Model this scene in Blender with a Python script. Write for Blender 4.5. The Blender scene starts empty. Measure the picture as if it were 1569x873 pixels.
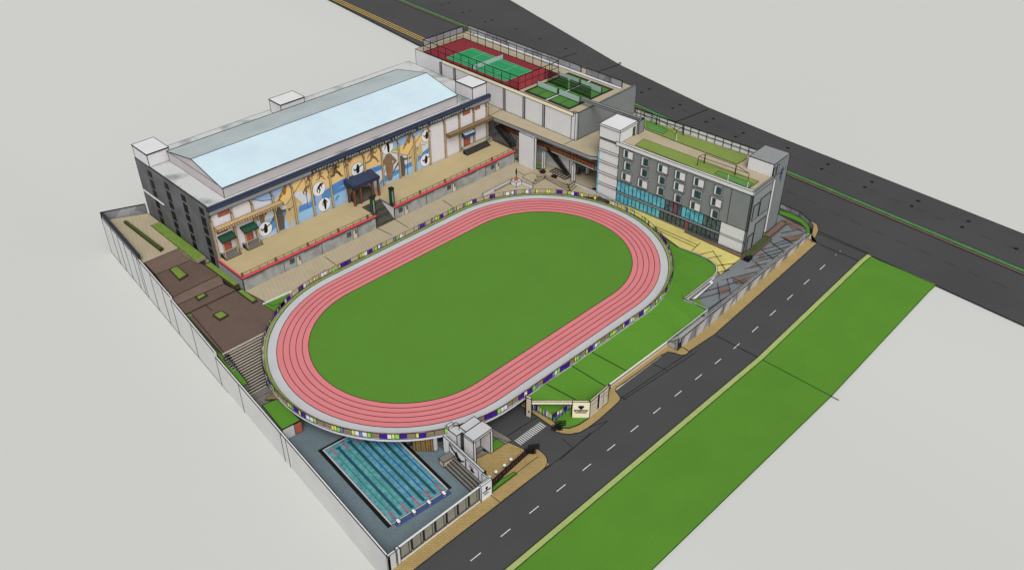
import bpy, bmesh, math, random
from math import sin, cos, tan, pi, radians, sqrt, hypot, atan2
from mathutils import Vector
random.seed(7)
SC = bpy.context.scene
COL = SC.collection
# ------------------------------------------------------------------ camera model (metres; origin = centre of the running track)
F_, TH, CX, CY, AZ = 1383.0, 0.62113, 784.0, 435.0, 0.78271
CAMX, CAMY, CAMZ = -104.730, -113.506, 113.0
X0 = -(CAMX*sin(AZ) - CAMY*cos(AZ)); Y0 = -(CAMX*cos(AZ) + CAMY*sin(AZ))
def g(u, v, z=0.0):
    "plan position of a measured photo point lying at height z"
    a = (u-CX)/F_; b = -(v-CY)/F_
    F = cos(TH)+b*sin(TH); Z = -sin(TH)+b*cos(TH); t = -(CAMZ-z)/Z
    x, y = a*t-X0, F*t-Y0
    return (x*sin(AZ)+y*cos(AZ), -x*cos(AZ)+y*sin(AZ))
def g3(u, v, z=0.0): return (*g(u, v, z), z)
def onplane(u, v, P, n):
    "measured photo point on the vertical plane through P with normal n"
    f = lambda z: (g(u, v, z)[0]-P[0])*n[0]+(g(u, v, z)[1]-P[1])*n[1]
    z = -f(0)/(f(10)-f(0))*10
    return (*g(u, v, z), z)
def gy(u, v, Y):
    q = onplane(u, v, (0, Y), (0, 1)); return q[0], q[2]
def gx(u, v, X):
    q = onplane(u, v, (X, 0), (1, 0)); return q[1], q[2]
# ------------------------------------------------------------------ materials
def lin(c):
    c = c/255.0
    return c/12.92 if c <= 0.04045 else ((c+0.055)/1.055)**2.4
MATS = {}
def mat(name, rgb, rough=0.8, var=0.06, scale=0.6, fine=None, kind=None, alpha=None, spec=0.25, metal=0.0, rgb2=None, p=None, emit=None):
    m = bpy.data.materials.new(name); m.use_nodes = True
    nt = m.node_tree; N = nt.nodes; L = nt.links
    b = N['Principled BSDF']
    col = (*[lin(c) for c in rgb], 1)
    b.inputs['Roughness'].default_value = rough
    b.inputs['Specular IOR Level'].default_value = spec
    b.inputs['Metallic'].default_value = metal
    tc = N.new('ShaderNodeTexCoord')
    def noise(sc, det=3):
        n = N.new('ShaderNodeTexNoise'); n.inputs['Scale'].default_value = sc; n.inputs['Detail'].default_value = det
        L.new(tc.outputs['Object'], n.inputs['Vector']); return n.outputs['Fac']
    def rgbn(c):
        n = N.new('ShaderNodeRGB'); n.outputs[0].default_value = c; return n.outputs[0]
    def mix(f, a, c, bl='MIX'):
        n = N.new('ShaderNodeMix'); n.data_type = 'RGBA'; n.blend_type = bl
        if isinstance(f, (int, float)): n.inputs[0].default_value = f
        else: L.new(f, n.inputs[0])
        for s, i in ((a, 6), (c, 7)):
            if isinstance(s, tuple): n.inputs[i].default_value = s
            else: L.new(s, n.inputs[i])
        return n.outputs[2]
    def ramp(f, a, c):
        n = N.new('ShaderNodeMapRange'); L.new(f, n.inputs[0])
        n.inputs[1].default_value = a; n.inputs[2].default_value = c; return n.outputs[0]
    c = rgbn(col)
    col2 = (*[lin(x) for x in rgb2], 1) if rgb2 else None
    if kind in ('brick', 'tile', 'plank', 'grid'):
        mp = N.new('ShaderNodeMapping'); L.new(tc.outputs['Object'], mp.inputs['Vector'])
        if p and 'rot' in p: mp.inputs['Rotation'].default_value = tuple(radians(x) for x in p['rot'])
        br = N.new('ShaderNodeTexBrick'); L.new(mp.outputs[0], br.inputs['Vector'])
        br.inputs['Scale'].default_value = 1
        br.inputs['Brick Width'].default_value = p.get('w', 1); br.inputs['Row Height'].default_value = p.get('h', 1)
        br.inputs['Mortar Size'].default_value = p.get('m', .03); br.inputs['Mortar Smooth'].default_value = .1
        br.offset = 0.5 if kind == 'brick' else 0.0; br.offset_frequency = 2
        k = p.get('k', 1.06)
        br.inputs['Color1'].default_value = tuple(min(1, x*k) for x in col[:3])+(1,)
        br.inputs['Color2'].default_value = tuple(x*(2-k) for x in col[:3])+(1,)
        br.inputs['Mortar'].default_value = col2 or tuple(x*.6 for x in col[:3])+(1,)
        c = br.outputs['Color']
    if kind == 'wave':
        wv = N.new('ShaderNodeTexWave'); mp = N.new('ShaderNodeMapping'); L.new(tc.outputs['Object'], mp.inputs['Vector'])
        mp.inputs['Rotation'].default_value = tuple(radians(x) for x in p.get('rot', (0, 0, 0)))
        L.new(mp.outputs[0], wv.inputs['Vector']); wv.inputs['Scale'].default_value = p.get('s', 1); wv.inputs['Distortion'].default_value = p.get('d', 1)
        c = mix(wv.outputs['Fac'], col, col2)
    if kind == 'blotch':
        c = mix(ramp(noise(p.get('s', .15), p.get('det', 4)), p.get('a', .42), p.get('b', .62)), col, col2)
    if kind == 'facet':
        v = N.new('ShaderNodeTexVoronoi'); v.inputs['Scale'].default_value = p.get('s', .3); L.new(tc.outputs['Object'], v.inputs['Vector'])
        s = N.new('ShaderNodeSeparateColor'); L.new(v.outputs['Color'], s.inputs[0])
        c = mix(s.outputs[0], col, col2)
    if kind == 'water':  # caustic light pattern painted into the water colour
        v = N.new('ShaderNodeTexVoronoi'); v.feature = 'SMOOTH_F1'; v.inputs['Scale'].default_value = 1.6
        nz = N.new('ShaderNodeTexNoise'); nz.inputs['Scale'].default_value = 1.2; L.new(tc.outputs['Object'], nz.inputs['Vector'])
        ad = mix(.25, tc.outputs['Object'], nz.outputs['Color'], 'ADD'); L.new(ad, v.inputs['Vector'])
        c = mix(ramp(v.outputs['Distance'], .1, .75), col, col2)
    if var:
        f = noise(scale); c = mix(ramp(f, .3, .7), c, c, 'MIX')
        d = mix(1.0, c, (1-var*1.6,)*3+(1,), 'MULTIPLY'); c = mix(ramp(f, .35, .68), c, d)
    if fine:
        f = noise(fine[0], 2); d = mix(1.0, c, (1-fine[1],)*3+(1,), 'MULTIPLY'); c = mix(ramp(f, .35, .65), c, d)
    L.new(c, b.inputs['Base Color'])
    if alpha is not None: b.inputs['Alpha'].default_value = alpha
    if emit: b.inputs['Emission Color'].default_value = col; b.inputs['Emission Strength'].default_value = emit
    MATS[name] = m; return name
mat('void_ground', (206, 207, 202), 1, 0, spec=0)
mat('ink', (22, 22, 22), .9, 0)
mat('white', (226, 226, 226), .8, .03, .25, fine=(4, .03))
mat('whitetile', (224, 224, 227), .8, .03, .2, kind='tile', p=dict(w=.9, h=.9, m=.02, k=1.01, rot=(0, 90, 0)), rgb2=(203, 203, 206))
mat('whitetile_front', (226, 222, 226), .8, .03, .2, kind='tile', p=dict(w=1.2, h=1.2, m=.02, k=1.01, rot=(90, 0, 0)), rgb2=(212, 207, 212))
mat('offwhite', (214, 214, 212), .85, .05, .2, fine=(3, .03))
mat('greyclad', (134, 138, 138), .7, .05, .3, fine=(5, .04))
mat('greyclad_light', (146, 150, 150), .7, .05, .3, fine=(5, .04))
mat('greywall', (112, 111, 116), .85, .09, .15, kind='blotch', rgb2=(98, 98, 96), p=dict(s=.2, a=.4, b=.6), fine=(3, .06))
mat('stucco', (172, 173, 172), .9, .1, .5, kind='blotch', rgb2=(156, 158, 154), p=dict(s=.6), fine=(5, .08))
mat('fasciagrey', (142, 144, 146), .8, .04)
mat('navy', (62, 72, 98), .6, .08, .5)
mat('letter', (164, 160, 150), .7, 0)
mat('letterback', (50, 55, 66), .7, 0)
mat('roofblue', (208, 230, 237), .45, 0, kind='blotch', rgb2=(200, 220, 232), p=dict(s=.09, a=.35, b=.65), fine=(.5, .03))  # soft blotches paint a cloud reflection into the roof colour
mat('roofgrey', (186, 196, 196), .6, .05, .1, kind='blotch', rgb2=(178, 190, 190), p=dict(s=.1))  # same painted cloud reflection on the rear slope
mat('roofdeck', (206, 208, 206), .8, 0, kind='blotch', rgb2=(128, 136, 132), p=dict(s=.13, a=.5, b=.68, det=5), fine=(2, .04))
mat('rooflip', (196, 188, 190), .8, .05, .3)
mat('marblewhite', (222, 219, 221), .7, .03, .4)
mat('beige', (187, 174, 146), .9, .05, .3, kind='wave', rgb2=(181, 168, 141), p=dict(s=.35, d=2, rot=(0, 0, 20)), fine=(2, .04))
mat('terracefloor', (196, 178, 136), .9, .04, .3, kind='wave', rgb2=(189, 171, 130), p=dict(s=.5, d=1, rot=(0, 0, 90)), fine=(2, .04))
mat('brownpave', (112, 93, 82), .9, .06, .3, kind='brick', p=dict(w=.8, h=.4, m=.03, k=1.05), fine=(3, .06))
mat('brownpave_light', (124, 104, 91), .9, .06, .3, kind='brick', p=dict(w=.8, h=.4, m=.03, k=1.05), fine=(3, .06))
mat('turf', (89, 141, 44), .95, .05, .12, fine=(3, .07))
mat('turf_field', (90, 140, 47), .95, .03, .1, fine=(2.2, .08))
mat('turf_olive', (132, 152, 74), .95, .06, .3, fine=(3, .08))
mat('turf_goal', (94, 148, 74), .95, .05, .3, fine=(3, .06))
mat('plantgreen', (126, 154, 66), .95, .12, 1.2, fine=(4, .15))
mat('hedge', (152, 170, 96), .95, .1, 1.0, fine=(4, .12))
mat('verge', (170, 186, 112), .95, .07, .5, fine=(3, .08))
mat('mediangreen', (84, 138, 80), .95, .12, .6, fine=(3, .15))
mat('darkhedge', (74, 92, 48), .95, .1, 1.5, fine=(4, .15))
mat('planterbox', (84, 72, 50), .85, .1, 1)
mat('track', (222, 131, 134), .9, .03, .15, fine=(5, .05))
mat('ring', (200, 200, 202), .85, .04, .2, fine=(4, .03))
mat('asphalt', (77, 77, 78), .92, .07, .08, fine=(3, .07))
mat('asphalt_main', (75, 75, 76), .92, .08, .05, fine=(2, .07))
mat('asphalt_patch', (70, 70, 71), .92, .06, .2, fine=(3, .07))
mat('faintmark', (60, 60, 61), .9, .1, 1)
mat('roadwhite', (226, 226, 222), .8, .06, 2)
mat('tan', (182, 157, 104), .9, .05, .3, kind='brick', rgb2=(160, 135, 86), p=dict(w=.7, h=.35, m=.05, k=1.08, rot=(0, 0, 45)), fine=(3, .09))
mat('tanline', (190, 160, 100), .9, .06)
mat('kerb', (190, 190, 188), .85, .05)
mat('yellowpave', (217, 203, 122), .9, .05, .15, kind='blotch', rgb2=(209, 196, 116), p=dict(s=.3), fine=(3, .04))
mat('greypave', (124, 129, 132), .9, .05, .3, fine=(3, .05))
mat('greypave2', (140, 134, 128), .9, .05, .3, kind='tile', rgb2=(96, 92, 88), p=dict(w=.5, h=.5, m=.04, k=1.1), fine=(3, .05))
mat('browntile', (126, 102, 90), .9, .06, .3, fine=(3, .05))
mat('pooldeck', (114, 130, 137), .85, .06, .3, kind='tile', rgb2=(100, 116, 122), p=dict(w=.5, h=.5, m=.03, k=1.05, rot=(0, 0, 5)), fine=(3, .06))
mat('water', (72, 138, 150), .3, .12, .3, kind='water', rgb2=(118, 178, 188), fine=(2.5, .12), spec=.3)
mat('waterline', (34, 84, 92), .5, .1, .8)
mat('blackdrain', (14, 14, 15), .6, 0)
mat('poolblue', (66, 84, 132), .7, .05)
mat('ropegreen', (40, 140, 80), .6, 0); mat('ropeblue', (20, 60, 175), .6, 0); mat('ropered', (215, 60, 80), .6, 0)
mat('redtrim', (232, 84, 96), .8, .03)
mat('brownpost', (146, 92, 66), .8, .08, 1)
mat('railbrown', (120, 96, 72), .7, .05)
mat('brick', (186, 104, 82), .85, .05, 1, kind='brick', rgb2=(160, 84, 66), p=dict(w=.5, h=.25, m=.02, k=1.05, rot=(90, 0, 0)))
mat('orangebrown', (168, 100, 52), .8, .1, .5, fine=(3, .08))
mat('tanpilaster', (196, 172, 132), .8, .06, .6)
mat('pilasterdark', (124, 98, 70), .8, .1, .8)
mat('lattice', (222, 190, 138), .8, .05, .6)
mat('latticebrown', (150, 126, 86), .8, .08, .8)
mat('awngreen', (38, 84, 62), .6, .12, 1); mat('awnside', (92, 88, 62), .7, .15, 1.2)
mat('awnblue', (46, 84, 130), .6, .1, 1); mat('awnlight', (214, 224, 230), .6, .05)
mat('portalroof', (52, 66, 92), .45, .15, .5)
mat('stairdark', (116, 112, 100), .9, .06, .5, kind='tile', rgb2=(62, 60, 54), p=dict(w=.42, h=.42, m=.09, k=1.1))
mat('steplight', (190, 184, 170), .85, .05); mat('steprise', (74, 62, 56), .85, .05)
mat('glassblack', (22, 23, 28), .5, .1, .4, spec=.1)
mat('glassdark', (52, 84, 92), .2, .3, .6, spec=.5)
mat('glassteal', (112, 202, 220), .25, .12, .6, spec=.5, kind='blotch', rgb2=(78, 168, 190), p=dict(s=.7))
mat('glassmix', (98, 116, 122), .2, .2, 1.0, kind='blotch', rgb2=(56, 78, 86), p=dict(s=1.4), spec=.5)
mat('glassdim', (60, 74, 82), .2, .2, 1.0, kind='blotch', rgb2=(88, 104, 108), p=dict(s=1.6), spec=.5)
mat('glassred', (126, 84, 92), .3, .1)
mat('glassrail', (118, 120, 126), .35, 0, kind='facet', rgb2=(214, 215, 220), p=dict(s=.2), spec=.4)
mat('glassmid', (132, 133, 139), .35, .08, .3, spec=.4); mat('glass_sheen', (190, 191, 196), .35, .05, .3, spec=.4)
mat('checker', (176, 166, 144), .9, .03, .5, kind='tile', rgb2=(58, 54, 50), p=dict(w=.9, h=.9, m=.2, k=1.1))
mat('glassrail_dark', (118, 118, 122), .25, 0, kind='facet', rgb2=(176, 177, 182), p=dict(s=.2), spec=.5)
mat('paleglass', (184, 206, 200), .3, .04, spec=.4, alpha=.85)
mat('slats', (112, 126, 156), .5, .1, 1)
mat('purple', (74, 22, 158), .7, .08, 1.5); mat('pyellow', (232, 236, 108), .7, .05); mat('plime', (152, 222, 84), .7, .05)
mat('pblue', (126, 134, 208), .7, .05); mat('pwhite', (236, 234, 240), .7, .04); mat('pbrown', (150, 132, 106), .8, .12, 2)
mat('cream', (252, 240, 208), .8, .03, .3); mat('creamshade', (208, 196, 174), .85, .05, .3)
mat('courtred', (136, 46, 54), .9, .05, .3, fine=(3, .05)); mat('courtgreen', (46, 148, 92), .9, .05, .3, fine=(3, .05))
mat('redscreen', (168, 64, 72), .8, .06, .4)
mat('minigreen', (78, 132, 58), .9, .06, .4, fine=(3, .06)); mat('minidark', (44, 50, 40), .9, .06)
mat('courtline', (150, 206, 170), .8, 0); mat('blacknet', (18, 22, 20), .9, .05)
mat('statue', (40, 28, 28), .5, .1, 2); mat('statuebase', (176, 92, 78), .8, .05)
mat('seat', (52, 20, 24), .6, .05)
mat('climber', (34, 48, 118), .6, .1, 1)
mat('muralsky', (154, 184, 228), .85, .03, .4); mat('muralsand', (236, 200, 138), .85, .04, .3)
mat('muralpale', (214, 218, 230), .85, .03, .3); mat('muraldeep', (88, 144, 208), .85, .06, .3)
mat('murallight', (158, 200, 238), .85, .04, .3); mat('muralbrown', (140, 112, 84), .85, .06, .8)
mat('muralslate', (96, 90, 80), .85, .06, .8); mat('muralgold', (156, 112, 28), .85, .08, .8); mat('muralblack', (20, 20, 22), .85, 0)
mat('muraltan', (206, 180, 124), .85, .04, .6); mat('muralgreen', (140, 196, 110), .85, .04)
mat('muralwhite', (236, 236, 238), .85, .02)
mat('concrete', (164, 160, 150), .9, .08, .3, fine=(3, .06)); mat('concretedark', (128, 124, 116), .9, .08, .3, fine=(3, .06))
mat('woodslat', (176, 140, 84), .8, .1, .8, kind='wave', rgb2=(120, 90, 50), p=dict(s=1.6, d=.2))
mat('meshgrey', (152, 146, 136), .8, .1, 1, kind='blotch', rgb2=(146, 150, 124), p=dict(s=.6))
mat('metaldark', (40, 40, 42), .6, .05)
mat('bluesteel', (96, 150, 172), .5, .1)
mat('portalhatch', (84, 84, 86), .8, .05, kind='wave', rgb2=(54, 54, 56), p=dict(s=1.2, d=1.5, rot=(0, 40, 30)))
# ------------------------------------------------------------------ mesh helper
ORG = {}
class MB:
    def __init__(s): s.v = []; s.f = []; s.m = []; s.mats = []; s.e = []
    def mi(s, m):
        if m not in s.mats: s.mats.append(m)
        return s.mats.index(m)
    def face(s, pts, m):
        i = len(s.v); s.v += [tuple(p) for p in pts]; s.f.append(tuple(range(i, i+len(pts)))); s.m.append(s.mi(m)); return s
    def loop_edges(s, pts):
        for a, b in zip(pts, list(pts[1:])+[pts[0]]): s.e.append((tuple(a), tuple(b)))
    def prism(s, xy, z0, z1, m, mt=None, e=True, top=True, bottom=True):
        "xy: plan outline; z0, z1 numbers or per-corner lists"
        n = len(xy); A = sum(xy[i][0]*xy[(i+1) % n][1]-xy[(i+1) % n][0]*xy[i][1] for i in range(n))
        Z0 = z0 if isinstance(z0, (list, tuple)) else [z0]*n; Z1 = z1 if isinstance(z1, (list, tuple)) else [z1]*n
        if A < 0: xy = list(xy)[::-1]; Z0 = list(Z0)[::-1]; Z1 = list(Z1)[::-1]
        lo = [(x, y, z) for (x, y), z in zip(xy, Z0)]; hi = [(x, y, z) for (x, y), z in zip(xy, Z1)]
        i = len(s.v); s.v += lo+hi; k = s.mi(m); kt = s.mi(mt or m)
        for a in range(n):
            b = (a+1) % n; s.f.append((i+a, i+b, i+n+b, i+n+a)); s.m.append(k)
        if top: s.f.append(tuple(range(i+n, i+2*n))); s.m.append(kt)
        if bottom: s.f.append(tuple(range(i+n-1, i-1, -1))); s.m.append(k)
        if e:
            s.loop_edges(hi); s.loop_edges(lo)
            for a, b in zip(lo, hi): s.e.append((a, b))
        return s
    def box(s, x0, x1, y0, y1, z0, z1, m, mt=None, e=True):
        x0, x1 = min(x0, x1), max(x0, x1); y0, y1 = min(y0, y1), max(y0, y1)
        return s.prism([(x0, y0), (x1, y0), (x1, y1), (x0, y1)], z0, z1, m, mt, e)
    def bar(s, p, q, r, m, r2=None):
        p = Vector(p); q = Vector(q); d = q-p
        if d.length < 1e-6: return s
        d.normalize(); up = Vector((0, 0, 1)) if abs(d.z) < .9 else Vector((1, 0, 0))
        a = d.cross(up).normalized(); b = a.cross(d).normalized(); r2 = r2 or r
        i = len(s.v)
        for c, rr in ((p, r), (q, r2)):
            for sa, sb in ((1, 1), (-1, 1), (-1, -1), (1, -1)): s.v.append(tuple(c+a*rr*sa+b*rr*sb))
        k = s.mi(m)
        for f in ((0, 1, 2, 3), (7, 6, 5, 4), (0, 4, 5, 1), (1, 5, 6, 2), (2, 6, 7, 3), (3, 7, 4, 0)):
            s.f.append(tuple(i+x for x in f)); s.m.append(k)
        return s
    def tube(s, p, q, r, m, n=10, r2=None):
        p = Vector(p); q = Vector(q); d = (q-p).normalized(); up = Vector((0, 0, 1)) if abs(d.z) < .9 else Vector((1, 0, 0))
        a = d.cross(up).normalized(); b = a.cross(d).normalized(); r2 = r if r2 is None else r2; i = len(s.v)
        for c, rr in ((p, r), (q, r2)):
            for k in range(n): t = 2*pi*k/n; s.v.append(tuple(c+a*rr*cos(t)+b*rr*sin(t)))
        k = s.mi(m)
        for j in range(n): s.f.append((i+j, i+(j+1) % n, i+n+(j+1) % n, i+n+j)); s.m.append(k)
        s.f.append(tuple(range(i+n-1, i-1, -1))); s.m.append(k); s.f.append(tuple(range(i+n, i+2*n))); s.m.append(k)
        return s
    def ball(s, c, r, m, sz=1.0, nu=14, nv=8):
        k = s.mi(m); i = len(s.v)
        s.v.append((c[0], c[1], c[2]+r*sz))
        for a in range(1, nv):
            t = pi*a/nv
            for b in range(nu): f = 2*pi*b/nu; s.v.append((c[0]+r*sin(t)*cos(f), c[1]+r*sin(t)*sin(f), c[2]+r*sz*cos(t)))
        s.v.append((c[0], c[1], c[2]-r*sz)); L = len(s.v)-1
        for b in range(nu): s.f.append((i, i+1+b, i+1+(b+1) % nu)); s.m.append(k)
        for a in range(nv-2):
            for b in range(nu):
                o = i+1+a*nu; s.f.append((o+b, o+nu+b, o+nu+(b+1) % nu, o+(b+1) % nu)); s.m.append(k)
        o = i+1+(nv-2)*nu
        for b in range(nu): s.f.append((o+b, L, o+(b+1) % nu)); s.m.append(k)
        return s
    def line(s, p, q): s.e.append((tuple(p), tuple(q))); return s
    def build(s, name, parent=None, edge=0.0, label=None, cat=None, group=None, kind=None, loc=None, smooth=False):
        if edge:
            seen = set()
            for p, q in list(s.e):
                key = tuple(sorted((tuple(round(x, 2) for x in p), tuple(round(x, 2) for x in q))))
                if key in seen: continue
                seen.add(key); s.bar(p, q, edge, 'ink')
        if parent is not None: o3 = Vector(ORG[parent.name])
        else: o3 = Vector(loc) if loc else Vector((0, 0, 0))
        me = bpy.data.meshes.new(name)
        me.from_pydata([tuple(Vector(v)-o3) for v in s.v], [], s.f); me.update()
        for m in s.mats: me.materials.append(MATS[m])
        me.polygons.foreach_set('material_index', s.m)
        if smooth: me.polygons.foreach_set('use_smooth', [True]*len(s.f))
        o = bpy.data.objects.new(name, me); COL.objects.link(o)
        if parent is not None: o.parent = parent
        else: o.location = o3
        ORG[o.name] = tuple(o3)
        tag(o, label, cat, group, kind)
        return o
def tag(o, label=None, cat=None, group=None, kind=None):
    if label: o['label'] = label
    if cat: o['category'] = cat
    if group: o['group'] = group
    if kind: o['kind'] = kind
    return o
def thing(name, label, cat, loc=(0, 0, 0), group=None, rotz=0):
    o = bpy.data.objects.new(name, None); COL.objects.link(o); o.location = loc; o.rotation_euler = (0, 0, rotz)
    o.empty_display_size = .5
    ORG[o.name] = tuple(loc) if not rotz else (0, 0, 0)
    return tag(o, label, cat, group)
def copy_thing(root, loc, label=None, rotz=None):
    r = root.copy(); COL.objects.link(r); r.location = loc
    if rotz is not None: r.rotation_euler = (0, 0, rotz)
    if label: r['label'] = label
    for ch in list(root.children):
        c = ch.copy(); COL.objects.link(c); c.parent = r
        for gg in ch.children:
            d = gg.copy(); COL.objects.link(d); d.parent = c
    return r
def part(name, parent, fn, edge=0.0, label=None, kind=None):
    m = MB(); fn(m); return m.build(name, parent, edge, label, kind=kind)
def sheet(name, pts, m, label=None, edge=0.0, thick=0.0, kind='structure', cat='ground', side=None, parent=None):
    "pts: list of (x,y,z)"
    mb = MB()
    if thick:
        mb.prism([(p[0], p[1]) for p in pts], [p[2]-thick for p in pts], [p[2] for p in pts], side or m, m, e=False)
        mb.loop_edges(pts)
    else:
        A = sum(pts[i][0]*pts[(i+1) % len(pts)][1]-pts[(i+1) % len(pts)][0]*pts[i][1] for i in range(len(pts)))
        mb.face(pts if A > 0 else pts[::-1], m); mb.loop_edges(pts)
    return mb.build(name, parent, edge, label, cat if parent is None else None, kind=kind if parent is None else None)
EW = 0.055
# ================================================================== TERRAIN, ROADS, PAVING
def hA(x):
    P = [(-400, -8.4), (-57, -8.4), (-30, -4.2), (28, -4.2), (68, -.25), (4000, -.25)]
    if x <= P[0][0]: return -8.4
    for (a, b), (c, d) in zip(P, P[1:]):
        if x <= c: return b+(d-b)*(x-a)/(c-a)
    return -.25
def hB(x):
    P = [(-43, -8.4), (72, -.6), (4000, -.4)]
    if x <= -43: return -8.4
    for (a, b), (c, d) in zip(P, P[1:]):
        if x <= c: return b+(d-b)*(x-a)/(c-a)
    return -.4
def hG(x, y):
    t = min(1, max(0, (y+30)/60)); t = t*t*(3-2*t)
    return hA(x)*(1-t)+hB(x)*t
xs = [-5000, -2500, -1000, -400, -200, -100, -80, -57, -50, -43, -36, -30, -15, 0, 14, 28, 40, 54, 68, 72, 80, 90, 110, 150, 220, 400, 1000, 2500, 5000]
ys = [-5000, -2500, -1000, -400, -200, -120, -90, -70, -60, -50, -40, -30, -20, -10, 0, 10, 20, 30, 50, 70, 90, 120, 160, 220, 400, 1000, 2500, 5000]
m = MB(); m.mi('void_ground')
m.v = [(x, y, hG(x, y)) for y in ys for x in xs]
for j in range(len(ys)-1):
    for i in range(len(xs)-1):
        a = j*len(xs)+i; m.f.append((a, a+1, a+1+len(xs), a+len(xs))); m.m.append(0)
m.build('ground', label='plain pale grey ground around the whole site', cat='ground', kind='structure', smooth=True)

def rz(x):  # height of the side street: flat, then a ramp up to the junction
    return -4.0 if x <= 28 else (-4.0+(x-28)/40*4.0 if x < 68 else 0.0)
def strip(name, x0, x1, yfun0, yfun1, dz, m, label, edge=0.0, xs=None, thick=.3, cat='ground'):
    X = sorted(set([x0, x1]+[x for x in (28, 68) if x0 < x < x1]+[x for x in (xs or []) if x0 < x < x1]))
    mb = MB()
    for a, b in zip(X, X[1:]):
        p = [(a, yfun0(a)), (b, yfun0(b)), (b, yfun1(b)), (a, yfun1(a))]; z = [rz(a)+dz, rz(b)+dz, rz(b)+dz, rz(a)+dz]
        mb.prism(p, [q-thick for q in z], z, m, m, e=False)
        mb.line((*p[0], z[0]), (*p[1], z[1])); mb.line((*p[3], z[3]), (*p[2], z[2]))
    return mb.build(name, edge=edge, label=label, cat=cat, kind='structure')
cst = lambda c: (lambda x: c)
strip('road', -75, 72, cst(-51.0), lambda x: -40.9 if x <= -38 else -37.0, 0, 'asphalt', 'dark grey side street running along the front of the site', cat='road', xs=[-38, -37.9])
mk = MB()   # seams of the street
for x in (28, 68): mk.bar((x, -50.9, rz(x)+.02), (x, -41, rz(x)+.02), .06, 'ink')
mk.build('road_seam', label='thin dark seams across the side street', cat='road marking', kind='structure')
strip('verge', -75, 71.8, cst(-52.0), cst(-50.9), .10, 'verge', 'pale green raised kerb strip beside the street', edge=.05)
strip('grass_verge', -75, 71.4, cst(-67.0), cst(-52.0), .05, 'turf', 'broad strip of mown green grass beyond the street', edge=.04)
m = MB(); m.bar((28, -68.6, -3.93), (28, -51.9, -3.93), .05, 'ink'); m.build('grass_seam', label='thin dark seam across the grass strip', cat='ground', kind='structure')
# dashes of the side street (photo positions)
m = MB()
for x in [-52.5+i*6.62 for i in range(19)]:
    z0, z1 = rz(x)+.012, rz(x+2.1)+.012
    m.prism([(x, -46.0), (x+2.2, -46.0), (x+2.2, -45.85), (x, -45.85)], [z0-.01, z1-.01, z1-.01, z0-.01], [z0, z1, z1, z0], 'roadwhite', e=False)
m.build('road_marking', label='white dashed centre line of the side street', cat='road marking', kind='structure')
# main road
far = [(150, 170), (139.3, 130.6), (118.7, 59), (111.7, 19.8), (109.3, -6.8), (105.6, -72.4), (101, -150)]
near = [(68, -150), (70.0, -85.4), (71.98, -51.5), (71.98, -36.95), (72.3, -33), (73.5, -24), (76, -10), (77, 20), (80, 70), (84.3, 119.9), (90.7, 179.5), (97, 240), (175, 240)]
sheet('main_road', [(x, y, 0) for x, y in far+near], 'asphalt_main', 'wide dark grey main road behind the buildings', edge=.06, thick=.8, cat='road')
m = MB(); m.bar(g3(1256, 355, .02), g3(1330, 388, .02), .07, 'ink')
for (a, b) in (((861, 89), (884, 81.5)), ((917, 110), (949, 99)), ((1036.5, 187), (1084, 168))): m.bar(g3(*a, .03), g3(*b, .03), .09, 'ink')
m.build('main_road_seam', label='thin dark seams across the main road', cat='road marking', kind='structure')
# median of the main road
def medpt(t):
    P = [(112, 190), (108.4, 161.7), (106.0, 118), (98.5, 50), (93.5, 8), (92.0, -17.2), (90.3, -47), (88.5, -78.6), (85, -150)]
    n = len(P)-1; k = min(n-1, int(t*n)); f = t*n-k
    return (P[k][0]+(P[k+1][0]-P[k][0])*f, P[k][1]+(P[k+1][1]-P[k][1])*f)
med = [medpt(i/8) for i in range(9)]
for nm, o0, o1, zz, mm, lb in (('median_strip', .55, 1.9, .18, 'mediangreen', 'narrow green planted strip dividing the main road'), ('median_kerb', -.3, .5, .14, 'browntile', 'thin brown kerb along the green median')):
    mb = MB()
    for a, b in zip(med, med[1:]):
        mb.prism([(a[0]+o0, a[1]), (b[0]+o0, b[1]), (b[0]+o1, b[1]), (a[0]+o1, a[1])], 0, zz, mm, mm, e=False)
        mb.line((a[0]+o0, a[1], zz), (b[0]+o0, b[1], zz)); mb.line((a[0]+o1, a[1], zz), (b[0]+o1, b[1], zz))
    mb.build(nm, edge=.06, label=lb, cat='ground', kind='structure')
# tan kerb lines of the main road on the upper left
mb = MB()
for k in range(3):
    A = Vector((91.6+k*1.1, 190)); B = Vector((85.9+k*1.0, 110))
    mb.prism([(A.x, A.y), (B.x, B.y), (B.x+.75, B.y), (A.x+.75, A.y)], 0, .12, 'tanline', e=False); mb.line((A.x, A.y, .12), (B.x, B.y, .12)); mb.line((A.x+.75, A.y, .12), (B.x+.75, B.y, .12))
mb.build('main_road_kerb', edge=.05, label='tan kerb lines along the near edge of the main road', cat='ground', kind='structure')
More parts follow.
